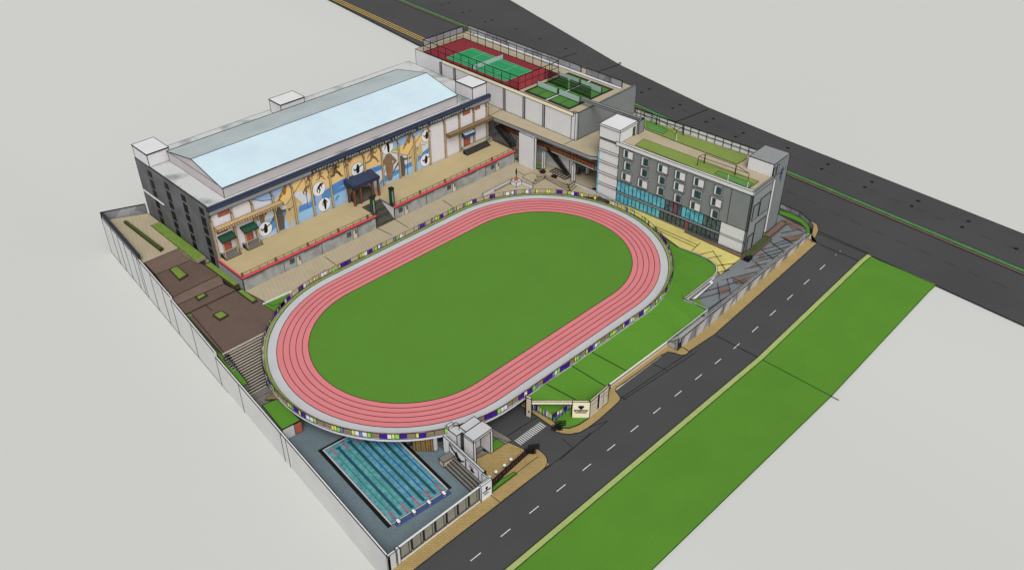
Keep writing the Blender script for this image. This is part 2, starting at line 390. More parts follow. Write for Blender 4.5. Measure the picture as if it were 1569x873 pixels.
# faint lane dashes of the main road
mb = MB()
def dash(mb, c, d, L, w, z, m):
    n = Vector((-d.y, d.x)); q = [c-d*L/2-n*w/2, c+d*L/2-n*w/2, c+d*L/2+n*w/2, c-d*L/2+n*w/2]
    mb.face([(p.x, p.y, z) for p in q], m)
for pts, n in (([(632+0, 11), (1566, 386)], 0),):
    pass
row1 = [(665, 9), (720, 28), (778, 48), (795, 55), (818, 64), (836, 71), (856, 80), (903, 98), (924, 106), (940, 115), (1011, 151), (1050, 170), (1103, 196), (1128, 206), (1163, 219), (1216, 242), (1243, 254), (1273, 265), (1303, 277), (1338, 293), (1371, 307), (1411, 322), (1439, 334), (1510, 363), (1551, 379)]
row2 = [(1213, 296), (1243, 309), (1280, 327), (1312, 341), (1345, 356), (1380, 371), (1417, 387), (1455, 404), (1493, 420), (1532, 436)]
for row in (row1, row2):
    P = [Vector(g(u, v, 0)) for u, v in row]
    for i, c in enumerate(P):
        d = (P[min(i+1, len(P)-1)]-P[max(i-1, 0)]).normalized(); dash(mb, c, d, 3.0, .35, .012, 'faintmark')
mb.build('main_road_marking', label='faint dark dashed lane lines on the main road', cat='road marking', kind='structure')
stud = [(677, 8), (688, 5), (709, 20), (720, 17), (743, 34), (754, 31), (790, 45), (827, 60), (867, 75), (950, 97), (983, 142), (995, 137), (1031, 166), (1042, 161), (1082, 187), (1093, 182), (1127, 210), (1139, 204), (1207, 227), (1259, 259), (1269, 252), (1325, 287), (1336, 279), (1397, 316), (1407, 308), (1474, 348), (1484, 339), (1557, 381)]
w0 = None
for u, v in stud:
    x, y = g(u, v, 0)
    near = x > 86
    lb = 'small round black manhole cover on the main road'
    if w0 is None:
        mb = MB(); mb.tube((x, y, 0), (x, y, .05), .5, 'ink', n=14); w0 = mb.build('manhole_cover', loc=(x, y, 0), label=lb, cat='manhole cover', group='small black covers on the main road')
    else:
        c = w0.copy(); COL.objects.link(c); c.location = (x, y, 0)
# pavement of the side street
swy = lambda x: -41.0
def sw(name, pts, label, z=None, edge=.05):
    return sheet(name, [(*g(u, v, zz), zz+.12) for u, v, zz in pts], 'tan', label, edge=edge, thick=.5)
strip('pavement', -56.2, -22.5, cst(-41.0), cst(-38.3), .12, 'tan', 'tan block pavement along the pool fence', edge=.05)
# rounded end by the sliding gate
P0 = [(-38, -38.3), (-38, -41.0), (-27, -41.0)]
arc = [(-24.2+2.9*sin(t), -38.1-2.9*cos(t)) for t in [i*pi/2/6 for i in range(7)]]
sheet('pavement_corner', [(x, y, -3.875) for x, y in [(-34.5, -38.0), (-34.5, -40.99)]+arc+[(-21.3, -36.6), (-22.6, -36.0)]], 'tan', 'rounded tan pavement end beside the driveway', edge=.05, thick=.4)
# right hand piece: gate corner to the bus bay
c1 = [g(u, v, -4) for u, v in [(849, 661), (861, 664.5), (874, 665.5), (889, 662.5), (902, 655), (918, 643), (948, 616), (951, 611), (948, 606), (943, 600), (944, 594), (958, 585), (1012, 545), (1024, 539.5), (1033, 541), (1044, 545), (1050, 544), (1056, 539.5)]]
c2 = [g(u, v, -4) for u, v in [(1037.7, 537.5), (1022, 529.5), (934, 595), (931, 617.5), (903, 640), (888, 650), (872, 656), (862, 655)]]
# front edge then back edge, as one pavement; the ramp part follows
sheet('pavement_bay', [(x, y, -3.88) for x, y in c1+[(19.9, -38.2)]+c2[:4]+[(-8.7, -38.2)]+c2[5:]], 'tan', 'tan block pavement curving round the gate wall and the bus bay', edge=.05, thick=.3)
mb = MB()
for a, b in ((20, 28), (28, 68)):
    ya = -40.1 if a == 20 else -40.6; yb = -40.6
    mb.prism([(a, ya), (b, yb), (b, -38.0), (a, -38.0)], [rz(a)-.3, rz(b)-.3, rz(b)-.3, rz(a)-.3], [rz(a)+.12, rz(b)+.12, rz(b)+.12, rz(a)+.12], 'tan', e=False)
    mb.line((a, ya, rz(a)+.12), (b, yb, rz(b)+.12)); mb.line((a, -38, rz(a)+.12), (b, -38, rz(b)+.12))
mb.build('pavement_ramp', edge=.05, label='tan block pavement climbing beside the glass wall', cat='ground', kind='structure')
crn = [g(u, v, 0) for u, v in [(1243, 371), (1250, 363), (1254, 353), (1252, 345), (1246, 341), (1239, 339)]]
cri = [g(u, v, 0) for u, v in [(1239, 339), (1244, 349), (1243, 358), (1236, 368)]]
sheet('pavement_curve', [(68, -40.6, .12)]+[(x, y, .12) for x, y in crn]+[(x, y, .12) for x, y in cri[1:]]+[(68, -38.2, .12)], 'tan', 'curved tan pavement rounding the junction corner', edge=.05, thick=.3)
# bus bay tarmac
mb = MB()
for pl in ([(950, 611), (1060, 537)], [(955, 612), (1066, 540)], [(999, 557), (1022, 567)], [(951, 607), (962, 613)]):
    mb.bar(g3(*pl[0], -3.985), g3(*pl[1], -3.985), .045, 'ink')
mb.build('bus_bay_line', label='thin dark outlines of the bus bay on the street', cat='road marking', kind='structure')
# driveway
dv = [g(u, v, -4) for u, v in [(903, 665), (866, 699), (852, 716)]]
sheet('driveway', [(-37, -20, -3.99), (-31, -24, -3.99), (-27.6, -31, -3.99), (-22.0, -36.6, -3.99), (-21.3, -38, -3.99), (-21.6, -39.5, -3.99), (-24, -41.2, -3.99), (-7, -41.2, -3.99), (-12.2, -39.3, -3.99), (-13.9, -37.0, -3.99), (-13.5, -33.8, -3.99), (-14.0, -29.6, -3.99), (-14.0, -15, -3.99)], 'asphalt', 'dark driveway leading in under the track deck', edge=.04, cat='road')
mb = MB(); mb.bar(g3(824, 638, -3.97), g3(741, 691, -3.97), .05, 'ink'); mb.bar(g3(876, 685, -3.97), g3(862, 672, -3.97), .04, 'ink'); mb.bar(g3(905, 663, -3.97), g3(858, 704, -3.97), .05, 'ink')
mb.build('driveway_seam', label='thin seams on the driveway', cat='road marking', kind='structure')
mb = MB()
A, B = Vector(g(799, 681, -4)), Vector(g(836, 653.5, -4)); C = Vector(g(793, 677, -4))
d = (B-A).normalized(); n = Vector((-d.y, d.x)); W = 1.6
if (C-A).dot(n) < 0: n = -n
for i in range(15):
    c = A+d*((B-A).length*(i/14)); q = [c-d*.1, c+d*.1, c+d*.1+n*W, c-d*.1+n*W]
    mb.face([(p.x, p.y, -3.98) for p in (q if n.x*d.y-n.y*d.x < 0 else q[::-1])], 'roadwhite')
mb.build('zebra_crossing', label='white zebra bars across the driveway', cat='road marking', kind='structure')
# strip of pavement on the right of the driveway and grass patch by the gate
sheet('gate_pavement', [g3(u, v, -3.86) for u, v in [(797, 621), (808, 627), (847, 654), (853, 651), (860, 648), (853, 643), (816, 618), (806, 612)]], 'tan', 'narrow tan path between the driveway and the panelled fence', edge=.05, thick=.2)
sheet('gate_lawn', [g3(u, v, -3.85) for u, v in [(848, 646), (862, 655.5), (872, 656), (888, 650), (903, 640), (888, 628), (874, 622)]], 'turf', 'small lawn patch in front of the logo wall', edge=.05, thick=.2)
sheet('entrance_paving', [(-33.6, -37.6, -3.9), (-22.7, -36.4, -3.9), (-24.3, -30.0, -3.9), (-33.6, -30.4, -3.9)], 'tan', 'tan brick forecourt behind the black gate fence', edge=.05, thick=.2)
sheet('entrance_lawn', [g3(u, v, -3.89) for u, v in ((748, 664), (774, 679.5), (753, 694), (740, 690))], 'turf', 'small green lawn beside the portal', edge=.05, thick=.15)
sheet('entrance_path', [g3(u, v, -3.885) for u, v in ((748, 653), (752, 654), (785, 674), (775, 680), (748, 664))], 'greypave2', 'narrow grey path beside the driveway', edge=.04, thick=.15)
sheet('portal_floor', [(-33.0, -30.35, -3.89), (-27.6, -31.6, -3.89), (-27.2, -26.2, -3.89), (-33.0, -24, -3.89)], 'greypave2', 'grey hatched floor inside the white portal', edge=.04, thick=.15)
sheet('fence_lawn', [g3(u, v, -3.86) for u, v in ((754, 742), (788, 722), (792.5, 725.5), (754, 754))], 'turf', 'slim wedge of grass in front of the black fence', edge=.04, thick=.1)
# ================================================================== UPPER LEVEL GROUND
sheet('plaza', [(-33, 26, 0), (-27, 24.5, 0), (-19.4, 28.95, 0), (19.4, 28.95, 0), (34, 25.2, 0), (44, 15.5, 0), (49.4, 9, 0), (75, 9.5, 0), (75, 81, 0), (47.3, 81, 0), (47.3, 46.3, 0), (47, 36.3, 0), (-34.6, 36.3, 0)], 'beige', 'beige paved walk between the stand and the track', edge=0, thick=.5)
m = MB()
for a, b in (((497, 393), (515, 406)), ((577, 349), (600, 360)), ((603, 335), (626, 349)), ((678.5, 307), (694, 317)), ((793, 263), (806, 270)), ((806, 270), (812, 266))): m.bar(g3(*a, .02), g3(*b, .02), .05, 'ink')
m.build('plaza_seam', label='thin dark seams across the beige walk', cat='ground', kind='structure')
LW0 = Vector((-43.65, 84.2)); LW1 = Vector((-56.1, -38.6)); LWd = (LW1-LW0).normalized()
def lw(y, off=0.0):   # point on the boundary wall line at plan Y
    t = (y-LW0.y)/LWd.y; p = LW0+LWd*t; return (p.x+off, p.y)
sheet('upper_yard', [(*lw(83.6, .3), 1.0), (*lw(60, .3), 1.0), (*g(221, 402.5, 1.0), 1.0), (*g(278.9, 378.4, 1.0), 1.0), (-34.5, 51, 1.0), (-34.5, 79, 1.0)], 'beige', 'beige upper yard beside the end wall of the sports hall', edge=.04, thick=1.5)
Ys = [g(278.9, 378.4, 1.0), g(293.5, 397.5, .6), g(338, 422.5, .3)]
br = [('brown_ramp', (221, 402.5, 1), (278.9, 378.4, 1), (296, 397, .6), (238.5, 421, .6), 'brownpave_light', 'lighter brown paved ramp below the beige yard'),
      ('brown_terrace', (238.5, 421, .6), (296, 397, .6), (338, 420, .6), (263, 456, .6), 'brownpave', 'brown paved terrace with the large planter'),
      ('brown_ramp', (263, 456, .6), (338, 420, .6), (343, 435, .3), (270, 468, .3), 'brownpave_light', 'lighter brown paved ramp between the two terraces'),
      ('brown_terrace', (270, 468, .3), (343, 435, .3), (362, 444.5, .3), (285, 481, .3), 'brownpave', 'narrow brown terrace with the smallest planter')]
for nm, a, b, c, d_, mm, lb in br: sheet(nm, [g3(*q) for q in (a, b, c, d_)], mm, lb, edge=.05, thick=1.5)
def deck_x(y, R=28.9):
    return -19.37-sqrt(max(0, R*R-y*y))
cv = [(deck_x(y), y, 0) for y in (27.0, 26, 25, 24, 23, 22, 21)]
sheet('brown_plaza', [g3(285, 481.5, 0), g3(362, 445.5, 0), (-34.7, 36.2, 0)]+[g3(418, 469, 0)]+cv+[(-49.0, 20.9, 0)], 'brownpave', 'large brown paved plaza above the wide steps', edge=.05, thick=.6)
sheet('corner_lawn', [g3(404, 467, .012), g3(444, 448, .012), g3(438, 457, .012), g3(420, 477, .012)], 'turf', 'small lawn wedge between walk and track', edge=.04, thick=.05)
m = MB(); m.bar(g3(403, 466, .1), g3(446, 446.5, .1), .15, 'white')
m.build('kerb', label='white kerb along the lawn wedge', cat='kerb', kind='structure')
m = MB(); m.bar(g3(316, 468, .03), g3(325, 476, .03), .05, 'ink'); m.bar((-49, 20.95, .08), (-39.5, 20.95, .08), .12, 'steplight'); m.build('plaza_edge', label='pale nosing at the head of the steps', cat='kerb', kind='structure')
sheet('slope_lawn', [g3(284.5, 482, .06), g3(293, 480, .06), g3(346, 543.5, .06), g3(380, 587, -1.9), g3(371, 592, -1.9)], 'turf', 'sloping strip of grass between boundary wall and steps', edge=.05, thick=2.5, side='greypave')
# right hand lawn (raised) and paving
lobe = [(1040, 511.5, -3.1), (1062, 492, -2.3), (1083.6, 474.5, -1.2), (1047.5, 457.5, -.9), (1082, 431, -.2), (1093, 422, 0), (1097.5, 415, 0), (1096, 407, 0), (1088, 400, 0), (1070, 391, 0), (1040, 380, 0)]
lobe = [g3(*q) for q in lobe]
pairs = [((-15.8, -28.9, -.35), g3(820, 621, -3.95)), ((-12.5, -28.9, -.3), g3(847, 638.5, -3.95)), ((-10.65, -28.95, -.3), (-6.6, -37.6, -3.9)), ((-7.5, -28.9, -.3), (-3.0, -37.4, -3.9)), ((-3.41, -28.9, -.3), g3(928, 592, -3.1)), ((2.39, -28.9, -.3), g3(960, 568.5, -3.1)), ((10, -28.9, -.3), g3(1022, 523, -3.1)), ((19.4, -28.9, -.3), lobe[0])]
pairs += [((19.4+28.9*cos(radians(t)), 28.9*sin(radians(t)), -.3), o_) for t, o_ in ((-75, lobe[0]), (-62, lobe[1]), (-52, lobe[2]), (-42, lobe[3]))]
lm = MB()
for (A, D), (B, C) in zip(pairs, pairs[1:]):
    for T in ((A, D, C), (A, C, B)):
        ar = (T[1][0]-T[0][0])*(T[2][1]-T[0][1])-(T[1][1]-T[0][1])*(T[2][0]-T[0][0])
        if abs(ar) > 1e-6: lm.face(T if ar > 0 else T[::-1], 'turf')
fan = [lobe[3], lobe[4], lobe[5], lobe[6], lobe[7], lobe[8], lobe[9], lobe[10]]+[(19.4+28.9*cos(radians(t)), 28.9*sin(radians(t)), -.3) for t in (-1, -8, -15, -22, -30, -36, -42)]
lm.face(fan, 'turf')
lm.loop_edges([q[0] for q in pairs]+fan[::-1][1:]+[q[1] for q in pairs][::-1])
lm.build('lawn', edge=.045, label='mown green lawn sloping from the track down to the street wall', cat='ground', kind='structure')
def lz(u, v):
    return g3(u, v, -3.9+0)
m = MB()
for k in (2, 4, 5): m.bar((pairs[k][0][0], pairs[k][0][1]-.1, pairs[k][0][2]), (pairs[k][1][0], pairs[k][1][1], pairs[k][1][2]+.03), .06, 'ink')
m.build('lawn_seam', label='thin dark seams across the lawn', cat='ground', kind='structure')
# white kerb wall round the lawn corner and its little ramp
kp = lobe[2:]
m = MB()
for a, b in zip(kp, kp[1:]):
    A = Vector(a[:2]); B = Vector(b[:2]); dd = (B-A).normalized(); nn = Vector((dd.y, -dd.x))*.28
    za, zb = a[2]+.1, b[2]+.1; m.prism([tuple(A), tuple(B), tuple(B+nn), tuple(A+nn)], [za-1.6, zb-1.6]*2, [za, zb, zb, za], 'marblewhite', e=False); m.line((A.x, A.y, za), (B.x, B.y, zb)); m.line((A.x+nn.x, A.y+nn.y, za), (B.x+nn.x, B.y+nn.y, zb))
m.build('lawn_kerb_wall', edge=.04, label='low white kerb wall bending round the lawn corner', cat='low wall')
sheet('yellow_paving', [(47.6, 5.2, .02), (50.2, 4, .02), (51.9, -31.5, .02)]+[g3(*q, z) for q, z in (((1104, 421), -.5), ((1098, 415), -.3), ((1096, 406), 0), ((1070, 390), 0), ((1040, 379), 0))]+[(48.2, -4, .02)], 'yellowpave', 'pale yellow paving in front of the grey academic block', edge=.05, thick=1.2)
gp = [g3(1130, 400, -.5), (66, -31.5, -.3), (71, -24, 0), g3(1213, 330, 0), g3(1231, 340, 0), g3(1238, 352, 0), g3(1232, 366, -.05), g3(1200, 388, -.35), g3(1160, 418, -.8), g3(1120, 450, -1.2), g3(1084, 474, -1.4), g3(1048, 458, -1.4), g3(1100, 424, -1.0), g3(1104, 421, -.5)]
sheet('tiled_forecourt', [(p[0], p[1], p[2]+.0) for p in gp], 'greypave', 'grey tiled forecourt with brown inlaid squares', edge=.05, thick=1.5)
def fz(u, v):   # approximate height of the forecourt below a photo point
    t = min(1, max(0, ((u-1060)/150)))
    return -1.35+1.25*t
m = MB()
for a, b in (((1066, 455), (1250-45, 408-30+2)),): pass
tl = [((1066, 459), (1120, 443)), ((1078, 447), (1142, 428)), ((1092, 433), (1160, 416)), ((1107, 421), (1175, 403)), ((1118, 412), (1195, 391)), ((1140, 402), (1208, 383)), ((1150, 394), (1221, 374)), ((1163, 384), (1233, 364)), ((1183, 375), (1236, 356)), ((1197, 357), (1235, 350)), ((1192, 347), (1228, 340)),
      ((1099, 430), (1105, 470)), ((1114, 425), (1120, 450)), ((1120, 424), (1140, 434)), ((1151, 397), (1168, 411)), ((1165, 381), (1187, 398)), ((1180, 370), (1203, 386)), ((1196, 362), (1218, 375)), ((1193, 334), (1232, 356)), ((1212, 331), (1236, 346))]
for a, b in tl: m.bar(g3(*a, fz(*a)+.12), g3(*b, fz(*b)+.12), .045, 'ink')
m.build('forecourt_joint', label='dark crossing joints of the tiled forecourt', cat='ground', kind='structure')
m = MB()
for q in (((1101, 443), (1116, 438), (1118, 445), (1103, 451)), ((1122, 428), (1152, 420), (1140, 432), (1130, 434)), ((1146, 404), (1160, 400), (1164, 407), (1152, 411)), ((1151, 394), (1170, 388), (1173, 395), (1158, 399)), ((1200, 363), (1232, 357), (1228, 366), (1211, 369)), ((1199, 336), (1212, 334), (1232, 348), (1216, 352))):
    P = [g3(*p, fz(*p)+.10) for p in q]; m.face(P if (P[1][0]-P[0][0])*(P[2][1]-P[0][1])-(P[1][1]-P[0][1])*(P[2][0]-P[0][0]) > 0 else P[::-1], 'browntile')
m.build('forecourt_inlay', label='brown inlaid tiles of the grey forecourt', cat='ground', kind='structure')
m = MB()
for a, b in (((1072, 390), (1092, 385)), ((1082, 396), (1106, 392)), ((1096, 407), (1127, 403)), ((1100, 417), (1118, 413)), ((1092, 384), (1113, 415)), ((1060, 384), (1073, 372)), ((1000, 345), (1070, 376)), ((1000, 349), (1066, 379))): m.bar(g3(*a, .05), g3(*b, .05), .05, 'ink')
m.build('yellow_paving_joint', label='dark joints of the yellow paving', cat='ground', kind='structure')
sheet('corner_verge', [g3(*q, .15) for q in ((1194, 322), (1212, 327), (1230, 336), (1240, 346), (1242, 358), (1238, 366), (1236, 360), (1235, 350), (1226, 341), (1208, 333), (1194, 328))], 'turf', 'narrow green verge rounding the forecourt corner', edge=.04, thick=.3)
sheet('access_ramp', [g3(1050, 459, -.78), g3(1090, 428, -.1), g3(1094, 433, -.15), g3(1066, 458, -.78)], 'marblewhite', 'narrow white edged ramp beside the lawn kerb wall', edge=.04)
sheet('ramp_slot', [g3(1055, 457.5, -.74), g3(1086, 433, -.08), g3(1089, 434, -.08), g3(1059, 458.5, -.74)], 'concretedark', 'dark floor of the narrow ramp', edge=.03)
# ================================================================== RUNNING TRACK
def stad(R, n=40):
    L = 19.37
    return [(L+R*cos(t), R*sin(t)) for t in [-pi/2+pi*i/n for i in range(n+1)]]+[(-L+R*cos(t), R*sin(t)) for t in [pi/2+pi*i/n for i in range(n+1)]]
def ring(name, R0, R1, z, m, label, edge=0.0, thick=0.0, lines=(), kind='structure', cat='ground'):
    a = stad(R0); b = stad(R1); mb = MB(); n = len(a)
    for i in range(n):
        j = (i+1) % n; mb.face([(*a[i], z), (*b[i], z), (*b[j], z), (*a[j], z)], m)
        if thick:
            mb.face([(*b[i], z), (*b[i], z-thick), (*b[j], z-thick), (*b[j], z)], m)
            mb.face([(*a[i], z), (*a[j], z), (*a[j], z-thick), (*a[i], z-thick)], m)
            mb.face([(*a[i], z-thick), (*a[j], z-thick), (*b[j], z-thick), (*b[i], z-thick)], m)
    for R, rr in lines:
        c = stad(R)
        for i in range(n): mb.bar((*c[i], z), (*c[(i+1) % n], z), rr, 'ink')
    return mb.build(name, edge=edge, label=label, cat=cat, kind=kind)
sheet('sports_field', [(x, y, .02) for x, y in stad(19.95)], 'turf_field', 'large plain green oval field inside the running track', thick=.1, cat='field')
ring('running_track', 19.92, 26.05, .03, 'track', 'five lane pink running track with thin black lane lines', thick=.1, lines=[(19.92+6.13*k/5, .05) for k in range(6)], cat='running track')
ring('track_margin', 26.05, 27.85, .02, 'ring', 'pale grey margin around the running track', thick=.1, lines=[(27.85, .04)])
ring('planted_ring', 27.85, 28.5, .14, 'hedge', 'thin green planted ring inside the track fence', thick=.2, lines=[(27.88, .03), (28.48, .03)])
ring('track_deck', 23.0, 28.95, -.01, 'marblewhite', 'pale concrete deck edge that carries the track', thick=.55, lines=[(28.95, .035)])
m = MB(); m.prism(stad(22.5), -8, -.12, 'concrete', e=False); m.build('track_base', label='concrete core below the running track', cat='base', kind='structure')
# ================================================================== SPORTS HALL
FY = 46.3
HX0, HX1, HY1 = -34.3, 47.2, 78.6
hall = thing('sports_hall', 'long white sports hall with pale blue ridged roof and sports mural facade', 'sports hall', (6, 46.3, 0))
E0 = .05
part('wall', hall, lambda m: m.box(HX0+.25, HX1, FY, HY1, -.6, 16, 'whitetile_front', 'roofdeck', e=False).line((HX1, FY, 0), (HX1, FY, 16)).line((HX0, HY1, 16.02), (HX1, HY1, 16.02)).line((HX1, FY, 16.02), (HX1, HY1, 16.02)), E0)
part('end_wall', hall, lambda m: m.box(HX0, HX0+.24, FY-.02, HY1, -.6, 16.05, 'greywall'), .05, 'dark grey end wall with rows of small black windows')
part('roof_deck', hall, lambda m: m.box(HX0+.3, HX1-.05, FY+.05, HY1-.05, 16.0, 16.04, 'roofdeck', e=False), 0)
def fascia(m):
    m.box(HX0-.3, HX1+.2, FY-.75, FY-.02, 15.5, 16.25, 'navy'); m.box(HX0-.25, HX1+.15, FY-.6, FY-.02, 14.4, 15.49, 'fasciagrey')
part('fascia', hall, fascia, .05)
# drum and ridged roof
def drum(m):
    m.box(-29.5, 37.4, 47.5, 71.2, 16.04, 18.5, 'rooflip'); 
    for x in (-29.5, 37.4): 
        m.face([(x, 47.5, 18.5), (x, 59.3, 20.9), (x, 71.2, 18.5)][::(1 if x < 0 else -1)], 'rooflip')
part('roof_drum', hall, drum, .05, 'low greyish pink upstand under the ridged roof')
rf = part('roof', hall, lambda m: (m.face([(-29.7, 47.3, 18.5), (37.6, 47.3, 18.5), (37.6, 59.3, 20.98), (-29.7, 59.3, 20.98)], 'roofblue'), m.line((-29.7, 47.3, 18.5), (37.6, 47.3, 18.5)), m.line((37.6, 47.3, 18.5), (37.6, 59.3, 20.98)), m.line((37.6, 59.3, 20.98), (-29.7, 59.3, 20.98)), m.line((-29.7, 59.3, 20.98), (-29.7, 47.3, 18.5))), .06, 'pale glossy blue front slope')
part('rear_roof', hall, lambda m: (m.face([(-29.7, 59.3, 20.98), (37.6, 59.3, 20.98), (37.6, 71.4, 18.5), (-29.7, 71.4, 18.5)], 'roofgrey'), m.line((-29.7, 59.3, 20.98), (-29.7, 71.4, 18.5)), m.line((-29.7, 71.4, 18.5), (37.6, 71.4, 18.5)), m.line((37.6, 71.4, 18.5), (37.6, 59.3, 20.98))), .06, 'grey rear slope of the roof')
def rbox(x0, x1, y0, y1, z1):
    def f(m): m.box(x0, x1, y0, y1, 16.04, z1, 'marblewhite'); m.box(x0-.1, x1+.1, y0-.1, y1+.1, z1, z1+.14, 'fasciagrey', 'white')
    return f
part('stair_box', hall, rbox(-34.2, -29, 71.6, 78.5, 19.1), .06)
part('stair_box', hall, rbox(1.3, 8.2, 72.2, 77.2, 19.4), .06)
part('stair_box', hall, rbox(41.8, 46.7, 46.4, 52.8, 19.4), .06)
# end wall windows
for Y in (49.3, 57.0, 64.5, 72.2):
    for i, (z, h) in enumerate(((14.1, 1.6), (11.5, 2.3), (9.1, 1.6), (6.4, 2.3), (3.9, 1.6), (1.7, 2.0))):
        fr = part('window', hall, lambda m: m.box(HX0-.05, HX0-.0, Y-.95, Y+.95, z-h/2, z+h/2, 'glassblack', e=False), 0)
        part('pane', fr, lambda m: m.box(HX0-.07, HX0-.051, Y-.85, Y+.85, z-h/2+.08, z+h/2-.08, 'glassblack', e=False), 0)
part('ledge', hall, lambda m: m.box(HX0-.25, HX0-.0, 68.5, 78.4, 7.6, 7.8, 'white', e=False), 0)
# pilasters with forked heads
pxs = [gy(u, v, FY)[0] for u, v in ((333.5, 399), (365.2, 381.2), (395.4, 367.6), (425.6, 355), (454.8, 342.3), (482, 329.6), (510.2, 317.2))]
pxs += [pxs[-1]+5.0, pxs[-1]+10.0]+[gy(u, v, FY)[0] for u, v in ((588, 283), (613.3, 272.5), (636.7, 262.7), (659.1, 250), (682.8, 242.3), (704.8, 230.6), (726.2, 220.9), (747.7, 211))]
pxs[0] += .35; pxs[-1] -= .5
for x in pxs:
    if 0 < x < 7: z0 = 3.5
    z0 = 3.5
    def f(m):
        m.box(x-.22, x+.22, FY-.35, FY-.0, z0, 12.9, 'tanpilaster'); 
        for s in (-1, 1):
            m.prism([(x-.12+.0, FY-.3), (x+.12, FY-.3), (x+.12, FY), (x-.12, FY)], [12.6]*4, [12.62]*4, 'pilasterdark', e=False)
            m.bar((x, FY-.16, 12.8), (x+s*.5, FY-.16, 14.35), .11, 'pilasterdark' if s < 0 else 'tanpilaster')
    part('pilaster', hall, f, .03)
# mural: painted panel, figures as thin painted shapes
MZ0 = 3.55
def W(u, v): x, z = gy(u, v, FY); return (x, z)
def A(p): return W(340+p[0]/7.278, 200+p[1]/7.278)
def B(p): return W(500+p[0]/7.278, 180+p[1]/7.278)
def C2(p): return W(300+p[0]/5.137, 280+p[1]/5.137)
def C3(p): return W(480+p[0]/5.137, 180+p[1]/5.137)
mx0, mx1 = pxs[2]+.28, pxs[12]-.2
cl = lambda q: (min(max(q[0], mx0), mx1), min(max(q[1], MZ0), 14.38))
def poly(mb, pts, d, m):
    P = [cl(p) for p in pts]
    a = sum(P[i][0]*P[(i+1) % len(P)][1]-P[(i+1) % len(P)][0]*P[i][1] for i in range(len(P)))
    if a < 0: P = P[::-1]
    mb.face([(x, FY-d, z) for x, z in P], m)
mu = MB(); poly(mu, [(mx0, MZ0), (mx1, MZ0), (mx1, 14.38), (mx0, 14.38)], .02, 'muralpale')
poly(mu, [C2(p) for p in ((495, 440), (480, 400), (470, 330), (560, 290), (640, 250), (760, 215), (900, 150), (1190, 30), (1190, 160), (1000, 240), (800, 320))], .03, 'murallight')
poly(mu, [A(p) for p in ((345, 780), (345, 715), (555, 625), (770, 540), (915, 485), (915, 510), (770, 600), (650, 690), (600, 765), (560, 775), (440, 785))], .035, 'muralsky')
poly(mu, [A(p) for p in ((600, 762), (650, 700), (770, 600), (915, 505), (1310, 330), (1310, 600), (1000, 745), (940, 670), (850, 680), (800, 712), (720, 832), (620, 822))], .04, 'muralsand')
poly(mu, [B(p) for p in ((-10, 530), (200, 450), (620, 285), (612, 525), (450, 580), (200, 700), (-10, 790))], .045, 'muralsand')
poly(mu, [C2(p) for p in ((560, 330), (690, 230), (800, 190), (940, 130), (1080, 60), (1200, 10), (1200, 40), (1080, 100), (940, 180), (800, 240), (680, 290), (600, 380))], .05, 'muraldeep')
poly(mu, [C3(p) for p in ((0, 620), (130, 540), (260, 470), (400, 420), (540, 370), (540, 410), (400, 460), (260, 520), (150, 580), (120, 640), (0, 700))], .052, 'muraldeep')
poly(mu, [C3(p) for p in ((480, 560), (540, 500), (680, 440), (780, 380), (910, 300), (912, 380), (800, 440), (560, 540), (490, 575))], .03, 'murallight')
poly(mu, [C3(p) for p in ((545, 470), (680, 400), (780, 340), (912, 235), (916, 270), (800, 370), (700, 420), (560, 510))], .05, 'muraldeep')
poly(mu, [B(p) for p in ((725, 340), (725, 255), (800, 215), (975, 140), (1085, 95), (1082, 150), (985, 230), (900, 280), (800, 340))], .045, 'muralsky')
poly(mu, [B(p) for p in ((800, 340), (900, 270), (985, 225), (1090, 150), (1090, 90), (1160, 65), (1160, 265), (1075, 275), (1000, 300), (902, 425), (715, 385))], .05, 'muralsand')
poly(mu, [B(p) for p in ((712, 382), (730, 350), (790, 340), (800, 365))], .055, 'muralgreen')
o = mu.build('mural', hall, 0, 'blue sand and white sports mural with silhouettes')
figs = MB()
def cap(mb, p, q, w0, w1, d, m, fl=1.0):
    p = Vector(p); q = Vector(q); n = (q-p); n = Vector((-n.y, n.x)).normalized() if n.length > 1e-4 else Vector((1, 0))
    P = []
    for k in range(7):
        t = pi/2+pi*k/6; dd = (q-p).normalized() if (q-p).length > 1e-4 else Vector((0, 1)); P.append(p+(dd*cos(t)+n*sin(t))*w0)
    for k in range(7):
        t = -pi/2+pi*k/6; dd = (q-p).normalized() if (q-p).length > 1e-4 else Vector((0, 1)); P.append(q+(dd*cos(t)+n*sin(t))*w1)
    a = sum(P[i][0]*P[(i+1) % 14][1]-P[(i+1) % 14][0]*P[i][1] for i in range(14))
    if a < 0: P = P[::-1]
    mb.face([(x, FY-d, max(z, MZ0)) for x, z in P], m)
